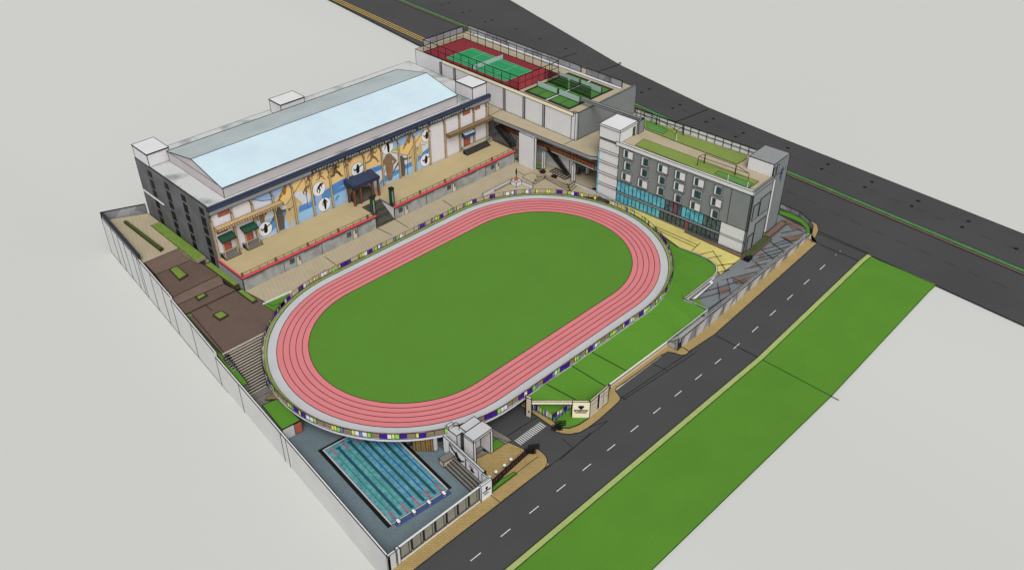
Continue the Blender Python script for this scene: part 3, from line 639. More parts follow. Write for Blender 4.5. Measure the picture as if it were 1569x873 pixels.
POSE = {'run': [((0, .93), (0, .95), .075, .075), ((0, .82), (-.02, .5), .105, .085), ((.03, .78), (.17, .64), .035, .03), ((.17, .64), (.25, .74), .03, .025), ((-.05, .78), (-.2, .64), .035, .03), ((-.2, .64), (-.26, .5), .03, .02), ((0, .5), (.16, .34), .07, .05), ((.16, .34), (.27, .08), .045, .03), ((.27, .06), (.35, .04), .025, .02), ((-.03, .5), (-.12, .3), .07, .05), ((-.12, .3), (-.36, .26), .045, .028), ((-.36, .26), (-.38, .33), .02, .02)],
        'stand': [((0, .93), (0, .95), .065, .06), ((0, .8), (0, .5), .14, .1), ((-.12, .8), (-.2, .6), .04, .035), ((-.2, .6), (-.17, .42), .035, .025), ((.12, .8), (.22, .62), .04, .035), ((.22, .62), (.12, .55), .035, .03), ((-.03, .5), (-.03, .06), .09, .035), ((.05, .5), (.03, .06), .09, .035)],
        'reach': [((0, .93), (0, .95), .065, .06), ((0, .8), (0, .5), .12, .1), ((.1, .8), (.34, .74), .04, .035), ((.34, .74), (.5, .78), .03, .02), ((-.1, .8), (-.26, .6), .04, .03), ((-.26, .6), (-.4, .4), .03, .02), ((-.03, .5), (-.04, .04), .09, .04), ((.05, .5), (.05, .04), .09, .04)],
        'bend': [((.26, .78), (.28, .8), .08, .08), ((.14, .8), (-.08, .62), .1, .1), ((.16, .76), (.2, .5), .035, .03), ((-.08, .6), (.02, .36), .08, .05), ((.02, .36), (-.1, .12), .05, .03), ((-.08, .6), (-.26, .42), .07, .045), ((-.26, .42), (-.2, .22), .04, .03)],
        'gold': [((.2, .85), (.25, .9), .13, .12), ((.12, .7), (.1, .42), .16, .13), ((-.1, .32), (-.38, -.02), .06, .05), ((-.05, .62), (-.3, .25), .045, .03)],
        'archer': [((0, .78), (0, .8), .11, .1), ((0, .62), (-.04, .3), .15, .16), ((.05, .6), (.42, .72), .05, .04), ((-.08, .6), (-.3, .45), .06, .05), ((-.3, .45), (-.4, .62), .045, .04)]}
def flush(nm, lb=None):
    global figs
    if figs.f: figs.build(nm, hall, 0, lb)
    figs = MB()
def fig(x, z, h, pose, m, d=.07, sx=1):
    for k, (a, b, r0, r1) in enumerate(POSE[pose]):
        wd = 1.0 if m == 'muralblack' else 1.28; cap(figs, (x+a[0]*h*sx*wd, z+a[1]*h), (x+b[0]*h*sx*wd, z+b[1]*h), r0*h*wd, r1*h*wd, d+.0015*k, m)
def disc(x, z, r, d, m, n=20):
    figs.face([(x+r*cos(-2*pi*k/n)*1.0, FY-d, z+r*sin(-2*pi*k/n))[::1] for k in range(n)][::-1], m)
def figpx(c, feet, head, pose, m, sx=1):
    x, z = feet; x2, z2 = head; fig(x, z, z2-z, pose, m, sx=sx); flush('silhouette', {'muralbrown': 'brown athlete silhouette', 'muralslate': 'dark grey brown standing silhouette', 'muralgold': 'golden leaping silhouette', 'muraltan': 'pale tan silhouette', 'muraldeep': 'blue silhouette', 'muralsky': 'pale blue silhouette'}[m])
figpx(None, B((115, 690)), B((118, 500)), 'run', 'muralbrown')
figpx(None, B((520, 525)), B((525, 335)), 'run', 'muralbrown')
figpx(None, A((1265, 540)), A((1275, 345)), 'run', 'muralbrown')
figpx(None, B((245, 580)), B((255, 450)), 'bend', 'muralbrown')
figpx(None, A((985, 610)), A((1000, 470)), 'bend', 'muralbrown')
figpx(None, C3((605, 500)), C3((590, 280)), 'stand', 'muralbrown')
figpx(None, C3((705, 465)), C3((700, 300)), 'reach', 'muralslate')
figpx(None, C2((530, 340)), C2((525, 200)), 'stand', 'muralbrown')
figpx(None, C2((680, 372)), C2((673, 187)), 'reach', 'muralslate'); figpx(None, C2((742, 335)), C2((735, 215)), 'stand', 'muraltan'); figpx(None, A((1090, 870)), A((1085, 620)), 'reach', 'muralsky'); figpx(None, C2((875, 100)), C2((880, 10)), 'bend', 'muralbrown'); figpx(None, C3((60, 500)), C3((50, 420)), 'run', 'muralbrown'); figpx(None, C3((845, 300)), C3((842, 200)), 'reach', 'muraltan')
figpx(None, C2((690, 120)), C2((700, 25)), 'gold', 'muralgold')
figpx(None, C3((742, 230)), C3((750, 140)), 'gold', 'muralgold')
figpx(None, C2((790, 315)), C2((785, 95)), 'stand', 'muraltan')
figpx(None, C3((800, 415)), C3((800, 210)), 'stand', 'muraltan')
figpx(None, A((1165, 800)), A((1180, 650)), 'bend', 'muraldeep')
figpx(None, C3((190, 660)), C3((190, 610)), 'bend', 'muraldeep'); figpx(None, C3((540, 530)), C3((540, 480)), 'bend', 'muraldeep')
for q, rr, ps in ((C2((545, 363)), 1.75, 'archer'), (C2((967, 48)), 1.75, 'bend'), (C2((1010, 175)), 1.7, 'stand'), (C3((345, 408)), 1.75, 'archer'), (C3((582, 235)), 1.75, 'reach'), (C3((888, 143)), 1.6, 'archer'), (C3((883, 343)), 1.7, 'archer')):
    x, z = q; z = max(z, MZ0+rr+.02)
    disc(x, z, rr+.07, .09, 'muralblack'); disc(x, z, rr, .10, 'muralwhite')
    n0 = len(figs.f); fig(x+.2, z-rr*.85, rr*1.75, ps, 'muralblack', d=.11); flush('roundel', 'white roundel with a black athlete')
lines = MB()
for P in ([A((345, 770)), A((440, 785)), A((560, 770))], [A((610, 815)), A((715, 830)), A((800, 700)), A((915, 520))], [B((715, 385)), B((902, 425)), B((985, 290)), B((1088, 140))], [A((915, 490)), A((960, 860))], [B((185, 470)), B((215, 700))], [B((902, 425)), B((905, 640))]):
    for a, b in zip(P, P[1:]): lines.bar((a[0], FY-.06, a[1]), (b[0], FY-.06, b[1]), .04, 'ink')
lines.build('mural_outline', hall)
# lettering of the fascia: small raised strokes, unreadable at this distance
x = -8.2; let = 0
lt = MB()
while x < 40.3:
    w = random.choice((.42, .5, .55, .6)); h = .62; z0 = 14.62; d = FY-.64
    lt.box(x, x+.14, d-.05, d+.02, z0, z0+h, 'letter', e=False)
    k = random.random()
    if k < .75: lt.box(x+w-.14, x+w, d-.05, d+.02, z0 if k > .2 else z0+h*.45, z0+h, 'letter', e=False)
    if k < .5: lt.box(x+.14, x+w-.14, d-.05, d+.02, z0+h-.13, z0+h, 'letter', e=False)
    if k > .3: lt.box(x+.14, x+w-.14, d-.05, d+.02, z0+h*.42, z0+h*.42+.13, 'letter', e=False)
    if k > .6: lt.box(x+.14, x+w-.14, d-.05, d+.02, z0, z0+.13, 'letter', e=False)
    let += 1; x += w+.3 if let % random.choice((8, 9, 11)) else w+.9
lt.build('lettering', hall, 0, 'long row of small pale raised letters on the fascia')
part('lettering_band', hall, lambda m: m.box(-8.8, 40.8, FY-.63, FY-.601, 14.5, 15.4, 'letterback', e=False), 0)
# lattice bands
def lattice(x0, x1, z, mm, dk):
    def f(m):
        m.box(x0, x1, FY-1.75, FY-.36, z, z+.55, mm)
        n = int((x1-x0)/.62)
        for i in range(n):
            a = x0+(i+.5)*(x1-x0)/n
            m.box(a-.2, a+.2, FY-1.35, FY-.75, z+.55, z+.57, dk, e=False)
            m.box(a-.12, a+.12, FY-1.25, FY-.85, z+.57, z+.585, mm, e=False)
            m.box(a-.13, a+.13, FY-1.765, FY-1.75, z+.1, z+.42, dk, e=False)
    return f
part('canopy_band', hall, lattice(-34.0, -17.6, 10.6, 'lattice', 'pilasterdark'), .05, 'pale tan lattice canopy over the left doors')
part('canopy_band', hall, lattice(31.8, 47.5, 9.5, 'latticebrown', 'pilasterdark'), .05, 'brown lattice canopy over the right door')
# brick spandrels
for (u, v) in ((342, 326), (340, 352)):
    x, z = gy(u, v, FY); part('brick_panel', hall, lambda m: m.box(x-1.25, x+1.25, FY-.06, FY-.0, z-.6, z+.6, 'brick'), .03)
for (u, v) in ((714.5, 172), (730, 165)):
    x, z = gy(u, v, FY); part('brick_panel', hall, lambda m: m.box(x-1.2, x+1.2, FY-.06, FY-.0, z-.6, z+.6, 'brick'), .03)
# entrances
def entrance(xd, ledge_z, awn_c, awn_side, dw=1.9):
    dr = part('door', hall, lambda m: m.box(xd-dw/2, xd+dw/2, FY-.09, FY-.0, ledge_z, ledge_z+2.6, 'brick'), .03, 'brick red door')
    part('handle', dr, lambda m: m.box(xd+dw/2-.3, xd+dw/2-.2, FY-.16, FY-.09, ledge_z+1, ledge_z+1.3, 'metaldark', e=False))
    def aw(m):
        z = ledge_z+2.75; a, b = xd-1.75, xd+1.75
        m.prism([(a, FY-1.7), (b, FY-1.7), (b, FY), (a, FY)], [z+.25, z+.25, z+1.0, z+1.0], [z+.55, z+.55, z+1.35, z+1.35], awn_side, awn_c)
    part('awning', hall, aw, .04, 'sloping awning over the door')
    for s in (-1.5, 1.5): part('awning_post', hall, lambda m: m.box(xd+s-.07, xd+s+.07, FY-1.55, FY-1.4, 3.5, ledge_z+3.1, 'tanpilaster', e=False), 0)
    def st(m):
        n = 5
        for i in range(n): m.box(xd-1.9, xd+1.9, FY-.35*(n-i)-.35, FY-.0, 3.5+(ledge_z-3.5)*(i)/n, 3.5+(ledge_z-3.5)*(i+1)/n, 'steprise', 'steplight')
    part('steps', hall, st, .035, 'small flight of pale steps')
for xd in (-32.0+.25, -26.3): entrance(xd, 4.55, 'awngreen', 'awnside')
# right entrance with landing
xd = 39.2
part('door', hall, lambda m: m.box(xd-1.1, xd+1.1, FY-.09, FY-.0, 4.4, 7.2, 'brick'), .03, 'brick red door above a landing')
part('awning', hall, lambda m: m.prism([(xd-1.7, FY-1.3), (xd+2.0, FY-1.3), (xd+2.0, FY), (xd-1.7, FY)], [7.2]*4, [8.0, 8.0, 8.5, 8.5], 'awnblue', 'awnlight'), .04, 'blue and white awning')
def land(m):
    m.box(36.9, 47.0, FY-1.9, FY-.36, 3.5, 4.4, 'concrete', 'beige')
    for i in range(4): m.box(36.2-.3*0, 44.5, FY-1.9-.38*(4-i), FY-1.9, 3.5+.22*i, 3.5+.22*(i+1), 'stairdark', 'stairdark')
part('landing', hall, land, .04, 'landing with dark checkered steps')
def lrail(m):
    m.bar((44.6, FY-1.9, 5.4), (51.0, FY-1.9, 5.4), .05, 'metaldark'); m.bar((44.6, FY-1.9, 4.9), (51.0, FY-1.9, 4.9), .04, 'metaldark')
    for i in range(7): m.bar((44.6+i*1.06, FY-1.9, 3.6), (44.6+i*1.06, FY-1.9, 5.4), .04, 'metaldark')
part('handrail', hall, lrail)
# central portico
def portico(m):
    m.prism([(-.2, 42.6), (7.6, 42.6), (7.6, 46.2), (-.2, 46.2)], [8.1]*4, [8.7, 8.7, 9.3, 9.3], 'portalroof', 'portalroof')
part('portico_roof', hall, portico, .05, 'dark blue portico roof over the central stair')
for x in (.15, 2.0, 5.4, 7.25):
    part('portico_column', hall, lambda m: m.box(x-.2, x+.2, 42.8, 43.2, 3.5, 8.1, 'brownpost'), .04)
for x in (.15, 7.25): part('portico_column', hall, lambda m: m.box(x-.17, x+.17, 45.2, 45.55, 3.5, 8.1, 'brownpost'), .04)
part('portal_door', hall, lambda m: m.box(1.9, 5.2, FY-.12, FY-.04, 5.3, 7.7, 'brick'), .03, 'wide brick red central door')
part('portal_stair', hall, lambda m: m.prism([(1.0, 43.3), (6.6, 43.3), (6.6, 46.2), (1.0, 46.2)], [3.5]*4, [3.6, 3.6, 5.3, 5.3], 'stairdark', 'stairdark'), .04, 'dark checkered stair under the portico')
# ================================================================== STANDS IN FRONT OF THE HALL
def windows_front(par, xs):
    for x in xs:
        part('window', par, lambda m: m.box(x-.55, x+.55, 36.12, 36.2, 1.3, 2.4, 'glassdim'), .02)
        part('doorway', par, lambda m: m.box(x+1.1, x+2.2, 36.12, 36.2, .05, 2.3, 'creamshade').box(x+1.7, x+2.1, 36.09, 36.12, 1.3, 2.2, 'glassdim', e=False), .02)
def stand(x0, x1, label, wx):
    t = thing('stand', label, 'stand', ((x0+x1)/2, 41, 0), 'beige topped stands before the sports hall')
    part('base', t, lambda m: m.box(x0, x1, 36.2, FY-.36, -.3, 3.3, 'stucco'), .05)
    part('deck', t, lambda m: m.box(x0-.05, x1+.05, 36.25, FY-.36, 3.3, 3.5, 'terracefloor', e=False))
    def trim(m):
        m.box(x0-.15, x1+.15, 35.95, 36.3, 3.3, 3.62, 'redtrim', e=False); (m.box(x0-.15, x0+.1, 36.3, FY-.4, 3.3, 3.62, 'redtrim', e=False) if x0 < 0 else None)
        m.box(x0-.12, x1+.12, 36.0, 36.2, 2.98, 3.28, 'letterback', e=False); (m.box(x0-.12, x0+.0, 36.2, FY-.4, 2.98, 3.28, 'letterback', e=False) if x0 < 0 else None)
    part('edge_trim', t, trim, 0, 'red band over a dark blue band')
    a = x0+1
    while a+4.2 < x1: part('ledge', t, lambda m: m.box(a, a+4.2, 36.1, 36.2, 2.5, 2.72, 'concretedark', e=False)); a += 7.2
    def seams(m):
        a = x0+10
        while a < x1-2: m.bar((a, 36.17, .02), (a, 36.17, 3), .035, 'ink'); a += 10
    part('wall_joint', t, seams)
    windows_front(t, wx)
    n = int((x1-x0)/2.0)
    for i in range(n+1):
        a = x0+.1+(x1-x0-.2)*i/n
        part('railing_post', t, (lambda m: m.box(a-.18, a+.18, 36.1, 36.4, 3.6, 4.55, 'brownpost')) if i % 4 == 0 else (lambda m: m.box(a-.05, a+.05, 36.2, 36.3, 3.6, 4.45, 'railbrown', e=False)), .02 if i % 4 == 0 else 0)
    part('railing', t, lambda m: m.bar((x0+.1, 36.25, 4.45), (x1-.1, 36.25, 4.45), .05, 'railbrown').bar((x0+.1, 36.25, 3.75), (x1-.1, 36.25, 3.75), .03, 'railbrown'))
    return t
st1 = stand(-34.6, .7, 'left stand with beige deck and red edge, beside the brown terraces', [gy(u, v, 36.2)[0] for u, v in ((448, 402), (535, 362))])
part('side_wall', st1, lambda m: m.box(-34.72, -34.61, 36.2, 46.2, -.3, 2.97, 'fasciagrey'), .04)
st2 = stand(6.3, 46.8, 'right stand with beige deck and red edge, next to the white pier', [gy(u, v, 36.2)[0] for u, v in ((614, 324), (688, 291), (755, 259))])
# central stair
ct = thing('wide_stair', 'broad dark checkered stair climbing between the two stands', 'stair', (3.5, 40, 0))
def cs(m):
    n = 16
    for i in range(n): m.box(.75, 6.25, 36.3+5.2*i/n, 41.6, 3.5*i/n, 3.5*(i+1)/n, 'stairdark', e=False)
    m.box(.75, 6.25, 41.6, 43.2, 3.2, 3.5, 'terracefloor', e=False)
part('flight', ct, cs)
part('side_panel', ct, lambda m: m.prism([(6.25, 36.3), (6.45, 36.3), (6.45, 41.6), (6.25, 41.6)], 0, [3.6]*4, 'white'), .03, 'white side wall')
part('paving_edge', ct, lambda m: m.bar((.75, 36.3, 0), (6.3, 36.3, .02), .04, 'ink').bar((.75, 36.3, 0), (.75, 36.3, 3.4), .04, 'ink'))
for (x, lb) in ((.9, 'tall dark green pylon at the left foot of the wide stair'), (6.5, 'tall dark green pylon at the right side of the wide stair')):
    t = thing('pylon', lb, 'pylon', (x, 36.9, 3.5))
    part('shaft', t, lambda m: m.box(x-.42, x+.42, 36.6, 37.4, 3.5, 8.0, 'awngreen'), .05)
    part('cap', t, lambda m: m.box(x-.5, x+.5, 36.5, 37.5, 8.0, 8.25, 'metaldark'), .03)
    part('panel', t, lambda m: m.box(x-.22, x+.12, 36.55, 36.6, 4.2, 7.4, 'fasciagrey', e=False))
# ================================================================== LEFT YARD
def box_planter(pts, z, h, label, gm='plantgreen', inset=.25, bm='planterbox', grp='green planters in the left yard'):
    c = Vector((sum(p[0] for p in pts)/len(pts), sum(p[1] for p in pts)/len(pts)))
    t = thing('planter', label, 'planter', (c.x, c.y, z), grp)
    part('box', t, lambda m: m.prism(pts, z-.3, z+h, bm), .04)
    ins = []
    for p in pts:
        d = Vector(p)-c; k = max(0, 1-inset*1.6/d.length); ins.append(tuple(c+d*k))
    part('greenery', t, lambda m: m.prism(ins, z+h, z+h+.12, gm, e=False))
    return t
sB = 4.85
def PB(p, z): return g(150+p[0]/sB, 300+p[1]/sB, z)
box_planter([PB(p, 1.0) for p in ((530, 545), (585, 522), (668, 588), (605, 624))], .6, .4, 'largest square planter with bright green grass in the brown terrace')
box_planter([PB(p, .7) for p in ((722, 752), (790, 718), (812, 735), (745, 772))], .3, .3, 'smallest planter on the narrow brown terrace')
box_planter([g(260+p[0]/3.49, 430+p[1]/3.49, .4) for p in ((230, 182), (275, 157), (314, 182), (266, 208))], 0, .35, 'square planter on the large brown plaza above the steps')
box_planter([PB(p, 1.6) for p in ((192, 190), (212, 183), (484, 388), (462, 402))], 1.0, .6, 'long narrow dark planter on the beige upper yard', 'darkhedge', .12)
box_planter([(-34.6, 52.0), (-34.6, 73), (-36.9, 73), (-37.1, 52.0)], 1.0, .25, 'wide green bed along the end wall of the sports hall', bm='beige')
box_planter([(-34.7, 50.2), (-34.7, 38.0), (-35.8, 38.0), (-36.1, 50.2)], .3, .6, 'long green strip planter beside the lower end wall and stand')
box_planter([(-34.9, 36.9), (-34.9, 31.0), (-35.9, 31.0), (-36.0, 36.9)], 0, .4, 'short green strip planter by the stand corner')
# boundary wall
bw = thing('boundary_wall', 'long pale boundary wall stepping down along the left edge of the site', 'wall', (*lw(40), -8.4))
prof = [(84.2, 1.7), (62, 1.7), (43.4, 1.6), (43.3, .9), (22.6, .15), (22.5, -1.0), (-4, -.95), (-38.6, -.55)]
def bwall(m):
    for (ya, za), (yb, zb) in zip(prof, prof[1:]):
        if abs(ya-yb) < .2: continue
        a, b = lw(ya), lw(yb); P = [a, b, (b[0]+.4, b[1]), (a[0]+.4, a[1])]
        m.prism(P, -8.5, [za, zb, zb, za], 'offwhite', 'white', e=False)
        m.line((*a, za), (*b, zb)); m.line((a[0]+.4, a[1], za), (b[0]+.4, b[1], zb)); m.line((*a, -8.38), (*b, -8.38))
        m.line((*a, za), (*a, -8.4))
    b = lw(-38.6); m.line((*b, -.55), (*b, -8.4))
part('wall', bw, bwall, .06)
def bj(m):
    for y, z in ((78, 1.7), (74, 1.7), (70, 1.7), (65, 1.7), (60.5, 1.7), (54.5, 1.6), (48, 1.6), (33.5, .5), (12.5, -1), (-6, -.95)):
        a = lw(y, -.03); m.bar((*a, -8.4), (*a, z), .04, 'ink')
part('wall_joint', bw, bj)
def yr(m):
    a, b = lw(84, .2), lw(61, .2); m.prism([a, b, (b[0]+.5, b[1]), (a[0]+.5, a[1])], 1.7, 2.75, 'letterback')
part('guard_rail', bw, yr, .03, 'dark rail on top of the wall')
yw = thing('glass_screen', 'tall grey faceted screen closing the back of the beige upper yard', 'screen wall', (-39, 81, 1))
def gs(m):
    a = lw(84.2, .1); b = (-34.3, 80.5); m.prism([a, b, (b[0]+.05, b[1]-.25), (a[0]+.05, a[1]-.25)], -2, 2.9, 'glassrail_dark')
part('panel', yw, gs, .06)
# wide steps down to the pool level
stp = thing('outdoor_steps', 'wide flight of pale nosed outdoor steps going down beside the track', 'steps', (-44, 16, -4))
nS = 18
def steps(m):
    for i in range(nS):
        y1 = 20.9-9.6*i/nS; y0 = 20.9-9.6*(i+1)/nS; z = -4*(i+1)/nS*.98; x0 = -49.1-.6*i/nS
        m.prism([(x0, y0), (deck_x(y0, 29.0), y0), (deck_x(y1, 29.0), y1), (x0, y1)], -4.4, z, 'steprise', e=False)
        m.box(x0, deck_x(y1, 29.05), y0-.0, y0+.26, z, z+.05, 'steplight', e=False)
part('tread', stp, steps)
part('small_step', stp, lambda m: [m.box(-49.0-.6*i/30, -47.9-.6*i/30, 20.7-9.0*i/30-.09, 20.7-9.0*i/30+.02, -4*i/30-.2, -4*i/30+.04, 'ink', e=False) for i in range(30)])
sheet('lower_paving', [(-50.2, 11.5, -3.98), (-45.9, 11.4, -3.98), (-42, 2, -3.98), (-51.3, 5, -3.98)], 'greypave2', 'small grey paved landing at the foot of the steps', edge=.04, thick=.3)
lb_ = thing('roofed_plant_room', 'low white room with a grass roof and brick red door beside the pool', 'outbuilding', (*g(432, 640, -1.3), -4))
rp = [g(u, v, -1.3) for u, v in ((401.8, 620.5), (424.7, 611), (460.5, 643.4), (431.9, 657.8))]
part('wall', lb_, lambda m: m.prism(rp, -4.1, -1.42, 'offwhite'), .05)
part('roof', lb_, lambda m: m.prism(rp, -1.42, -1.3, 'concrete', 'turf'), .05, 'flat roof covered with bright grass')
a, b = Vector(rp[3]), Vector(rp[2]); d = (b-a).normalized(); n = Vector((d.y, -d.x))*.05; c0 = a+d*((b-a).length*.62); c1 = c0+d*1.5
part('door', lb_, lambda m: m.prism([tuple(c0+n), tuple(c1+n), tuple(c1-n*.2), tuple(c0-n*.2)], -3.98, -1.5, 'brick'), .03)
sheet('ramp_wedge', [(*g(424.7, 611, -1.5), -1.5), (*g(434, 602, -2.0), -2.0), (*g(426, 596, -3.9), -3.9), (*g(405, 612, -3.9), -3.9)], 'tan', 'small tan ramp behind the grass roof', edge=.03)
# ================================================================== ROOFTOP COURTS BUILDING
CXa, CXb, CYa, CYb, CZ = 52.6, 75.8, 20.4, 81.9, 17.2
crt = thing('court_building', 'white block with rooftop tennis and small courts behind the sports hall', 'building', (60, 50, 0))
part('wall', crt, lambda m: m.box(CXa, CXb, CYa+.3, CYb, -.3, CZ, 'whitetile', 'beige'), .05)
part('gable_wall', crt, lambda m: m.prism([(CXa+.9, CYa-.05), (CXb+.2, CYa-.25), (CXb+.2, CYa+.29), (CXa+.9, CYa+.29)], [-.3]*4, [CZ, CZ+.6, CZ+.6, CZ], 'greyclad'), .05, 'plain grey side wall')
part('corner_strip', crt, lambda m: m.prism([(CXa-.05, CYa+1.5), (CXa+.9, CYa-.05), (CXa+1, CYa+1.5)], -.3, CZ+.02, 'greyclad_light'), .05)
part('cornice', crt, lambda m: m.box(CXa-.12, CXa-.0, CYa+.9, 70.2, CZ-.9, CZ+.05, 'cream'), .04, 'thin cream band under the roof edge')
for u in (697.5, 773, 803, 833):
    y = gx(u, 130+(u-697)*.45, CXa)[0]
    part('wall_strip', crt, lambda m: m.box(CXa-.14, CXa-.0, y-.35, y+.35, 10, CZ-.9, 'fasciagrey'), .05)
for yy in (71, 56):
    part('wall_strip', crt, lambda m: m.box(CXa-.14, CXa-.0, yy-.35, yy+.35, 10, CZ-.9, 'fasciagrey'), .05)
def ct_(p): return g(630+p[0]/9.7, 40+p[1]/9.7, CZ)
tn = thing('tennis_court', 'red and green rooftop tennis court', 'tennis court', (62, 60, CZ))
ty0, ty1, tx0, tx1 = 43.8, 81.0, 52.9, 70.2
a = g(641.3, 80, CZ); b = g(796.8, 138, CZ); c = g(712.8, 61.3, CZ); d = g(856.3, 113.5, CZ)
tx0 = max(CXa+.1, (a[0]+b[0])/2); tx1 = (c[0]+d[0])/2; ty1 = min(CYb-.2, (a[1]+c[1])/2); ty0 = (b[1]+d[1])/2
part('court_floor', tn, lambda m: m.box(tx0, tx1, ty0, ty1, CZ, CZ+.06, 'courtred'), .04, 'dark red surround')
gq = [g(u, v, CZ) for u, v in ((682.5, 89), (722, 75), (817, 108), (775, 126))]
gx0 = (gq[0][0]+gq[3][0])/2; gx1 = (gq[1][0]+gq[2][0])/2; gy1 = (gq[0][1]+gq[1][1])/2; gy0 = (gq[2][1]+gq[3][1])/2
part('playing_area', tn, lambda m: m.box(gx0, gx1, gy0, gy1, CZ+.06, CZ+.075, 'courtgreen', e=False))
def tl_(m):
    z = CZ+.085; w = (gx1-gx0); gm = (gy0+gy1)/2
    for x in (gx0+.1, gx1-.1, gx0+w*.125, gx1-w*.125): m.box(x-.04, x+.04, gy0, gy1, z-.01, z, 'courtline', e=False)
    for y in (gy0+.1, gy1-.1, gm-6.4, gm+6.4): m.box(gx0, gx1, y-.04, y+.04, z-.01, z, 'courtline', e=False)
    m.box((gx0+gx1)/2-.04, (gx0+gx1)/2+.04, gm-6.4, gm+6.4, z-.01, z, 'courtline', e=False)
part('court_line', tn, tl_)
net = thing('tennis_net', 'pale tennis net across the green court', 'net', (62, (gy0+gy1)/2, CZ))
gm = (gy0+gy1)/2
part('net', net, lambda m: m.box(gx0-.6, gx1+.6, gm-.04, gm+.04, CZ+.1, CZ+1.25, 'paleglass', e=False))
for x in (gx0-.7, gx1+.7): part('net_post', net, lambda m: m.box(x-.1, x+.1, gm-.1, gm+.1, CZ+.06, CZ+1.6, 'metaldark', e=False))
fc = thing('court_fence', 'tall black open frame fence around the tennis court', 'fence', (62, 62, CZ))
fx0, fx1, fy0, fy1 = tx0, tx1, ty0, ty1; FH = 3.7
for side, P, Q, n in (('f', (fx0, fy0), (fx0, fy1), 13), ('b', (fx1, fy0), (fx1, fy1), 13), ('l', (fx0, fy1), (fx1, fy1), 6), ('r', (fx0, fy0), (fx1, fy0), 6)):
    def rails(m):
        for h in (FH, FH*.52, .15): m.bar((*P, CZ+h), (*Q, CZ+h), .075 if h > 3 else .055, 'ink')
    part('rail', fc, rails)
    for i in range(n if side in 'fb' else n+1):
        if side in 'lr' and i in (0, n): continue
        x = P[0]+(Q[0]-P[0])*i/(n if side in 'lr' else n-1); y = P[1]+(Q[1]-P[1])*i/(n if side in 'lr' else n-1)
        part('post', fc, lambda m: m.box(x-.06, x+.06, y-.06, y+.06, CZ, CZ+FH, 'ink', e=False))
part('screen', fc, lambda m: m.box(fx0+.1, fx0+(fx1-fx0)*.62, fy0-.02, fy0+.04, CZ+.1, CZ+FH-.3, 'redscreen', e=False), 0, 'dark red wind screen')
part('screen', fc, lambda m: m.box(fx0+.3, fx1-.2, fy1-.02, fy1+.04, CZ+1.9, CZ+FH-.3, 'glassrail', e=False), 0, 'pale grey wind screen')
# small courts
def cs_(p): return Vector(g(790+p[0]/7.845, 80+p[1]/7.845, CZ))
q = [cs_(p) for p in ((90, 485), (620, 250), (1185, 445), (655, 690))]
sx0 = (q[0].x+q[3].x)/2; sx1 = (q[1].x+q[2].x)/2; sy1 = (q[0].y+q[1].y)/2; sy0 = (q[2].y+q[3].y)/2
sx0 = max(sx0, CXa+.6)
sc = thing('badminton_court', 'pair of small green rooftop courts with dark borders', 'court', ((sx0+sx1)/2, (sy0+sy1)/2, CZ))
part('border', sc, lambda m: m.box(sx0, sx1, sy0, sy1, CZ, CZ+.05, 'minidark'), .03)
sw_ = (sy1-sy0)
part('path', sc, lambda m: m.box(sx0, sx1, (sy0+sy1)/2-.25, (sy0+sy1)/2+.25, CZ+.05, CZ+.065, 'ring', e=False))
for k in range(2):
    y0 = sy0+.7+k*(sw_/2-.1+.05); y1 = y0+sw_/2-1.35
    for x0, x1 in ((sx0+1.0, sx0+(sx1-sx0)*.26), (sx0+(sx1-sx0)*.275, sx0+(sx1-sx0)*.5), (sx0+(sx1-sx0)*.53, sx0+(sx1-sx0)*.72), (sx0+(sx1-sx0)*.735, sx1-.9)):
        for h in range(2):
            ya = y0+(y1-y0)*(.0 if h == 0 else .52); yb = y0+(y1-y0)*(.48 if h == 0 else 1)
            part('playing_area', sc, lambda m: m.box(x0, x1, ya, yb, CZ+.05, CZ+.07, 'minigreen', e=False))
for nm, fx, lb in (('near', .265, 'pale net nearest the hall on the small courts'), ('far', .75, 'pale net nearest the main road on the small courts')):
    x = sx0+(sx1-sx0)*fx; t = thing('court_net', lb, 'net', (x, (sy0+sy1)/2, CZ))
    for k in range(2):
        y0 = sy0+.6+k*(sw_/2); y1 = y0+sw_/2-1.0
        part('net', t, lambda m: m.box(x-.03, x+.03, y0, y1, CZ+.3, CZ+1.7, 'paleglass', e=False))
    for y in (sy0+.5, (sy0+sy1)/2, sy1-.5): part('net_post', t, lambda m: m.box(x-.09, x+.09, y-.09, y+.09, CZ+.05, CZ+1.8, 'ink', e=False))
x = sx0+(sx1-sx0)*.5; t = thing('divider_screen', 'tall black mesh screen dividing the small courts', 'screen', (x, (sy0+sy1)/2, CZ))
for k in range(2):
    y0 = sy0+.5+k*(sw_/2); y1 = y0+sw_/2-.9
    def mesh(m):
        n = 26
        for i in range(n+1): y = y0+(y1-y0)*i/n; m.box(x-.03, x+.03, y-.06, y+.06, CZ+.05, CZ+3.1, 'blacknet', e=False)
        for h in (.2, 1.6, 3.1): m.box(x-.06, x+.06, y0, y1, CZ+h-.06, CZ+h+.06, 'blacknet', e=False)
    part('mesh_panel', t, mesh)
# back parapets
t = thing('glass_parapet', 'grey glass parapets along the road side of the rooftop courts', 'railing', (74, 50, CZ))
for ya, yb in ((81.5, 36.8), (34.8, 22.6)):
    xx = 73.0
    def gp_(m): m.box(xx-.1, xx+.1, yb, ya, CZ, CZ+1.9, 'glassrail_dark')
    part('glass', t, gp_, .05)
    n = int((ya-yb)/4)
    for i in range(n+1): y = yb+(ya-yb)*i/n; part('post', t, lambda m: m.box(xx-.15, xx-.1, y-.06, y+.06, CZ, CZ+1.95, 'metaldark', e=False))
part('coping', t, lambda m: m.box(71.6, 72.6, 22, 78, CZ, CZ+.25, 'marblewhite'), .03)
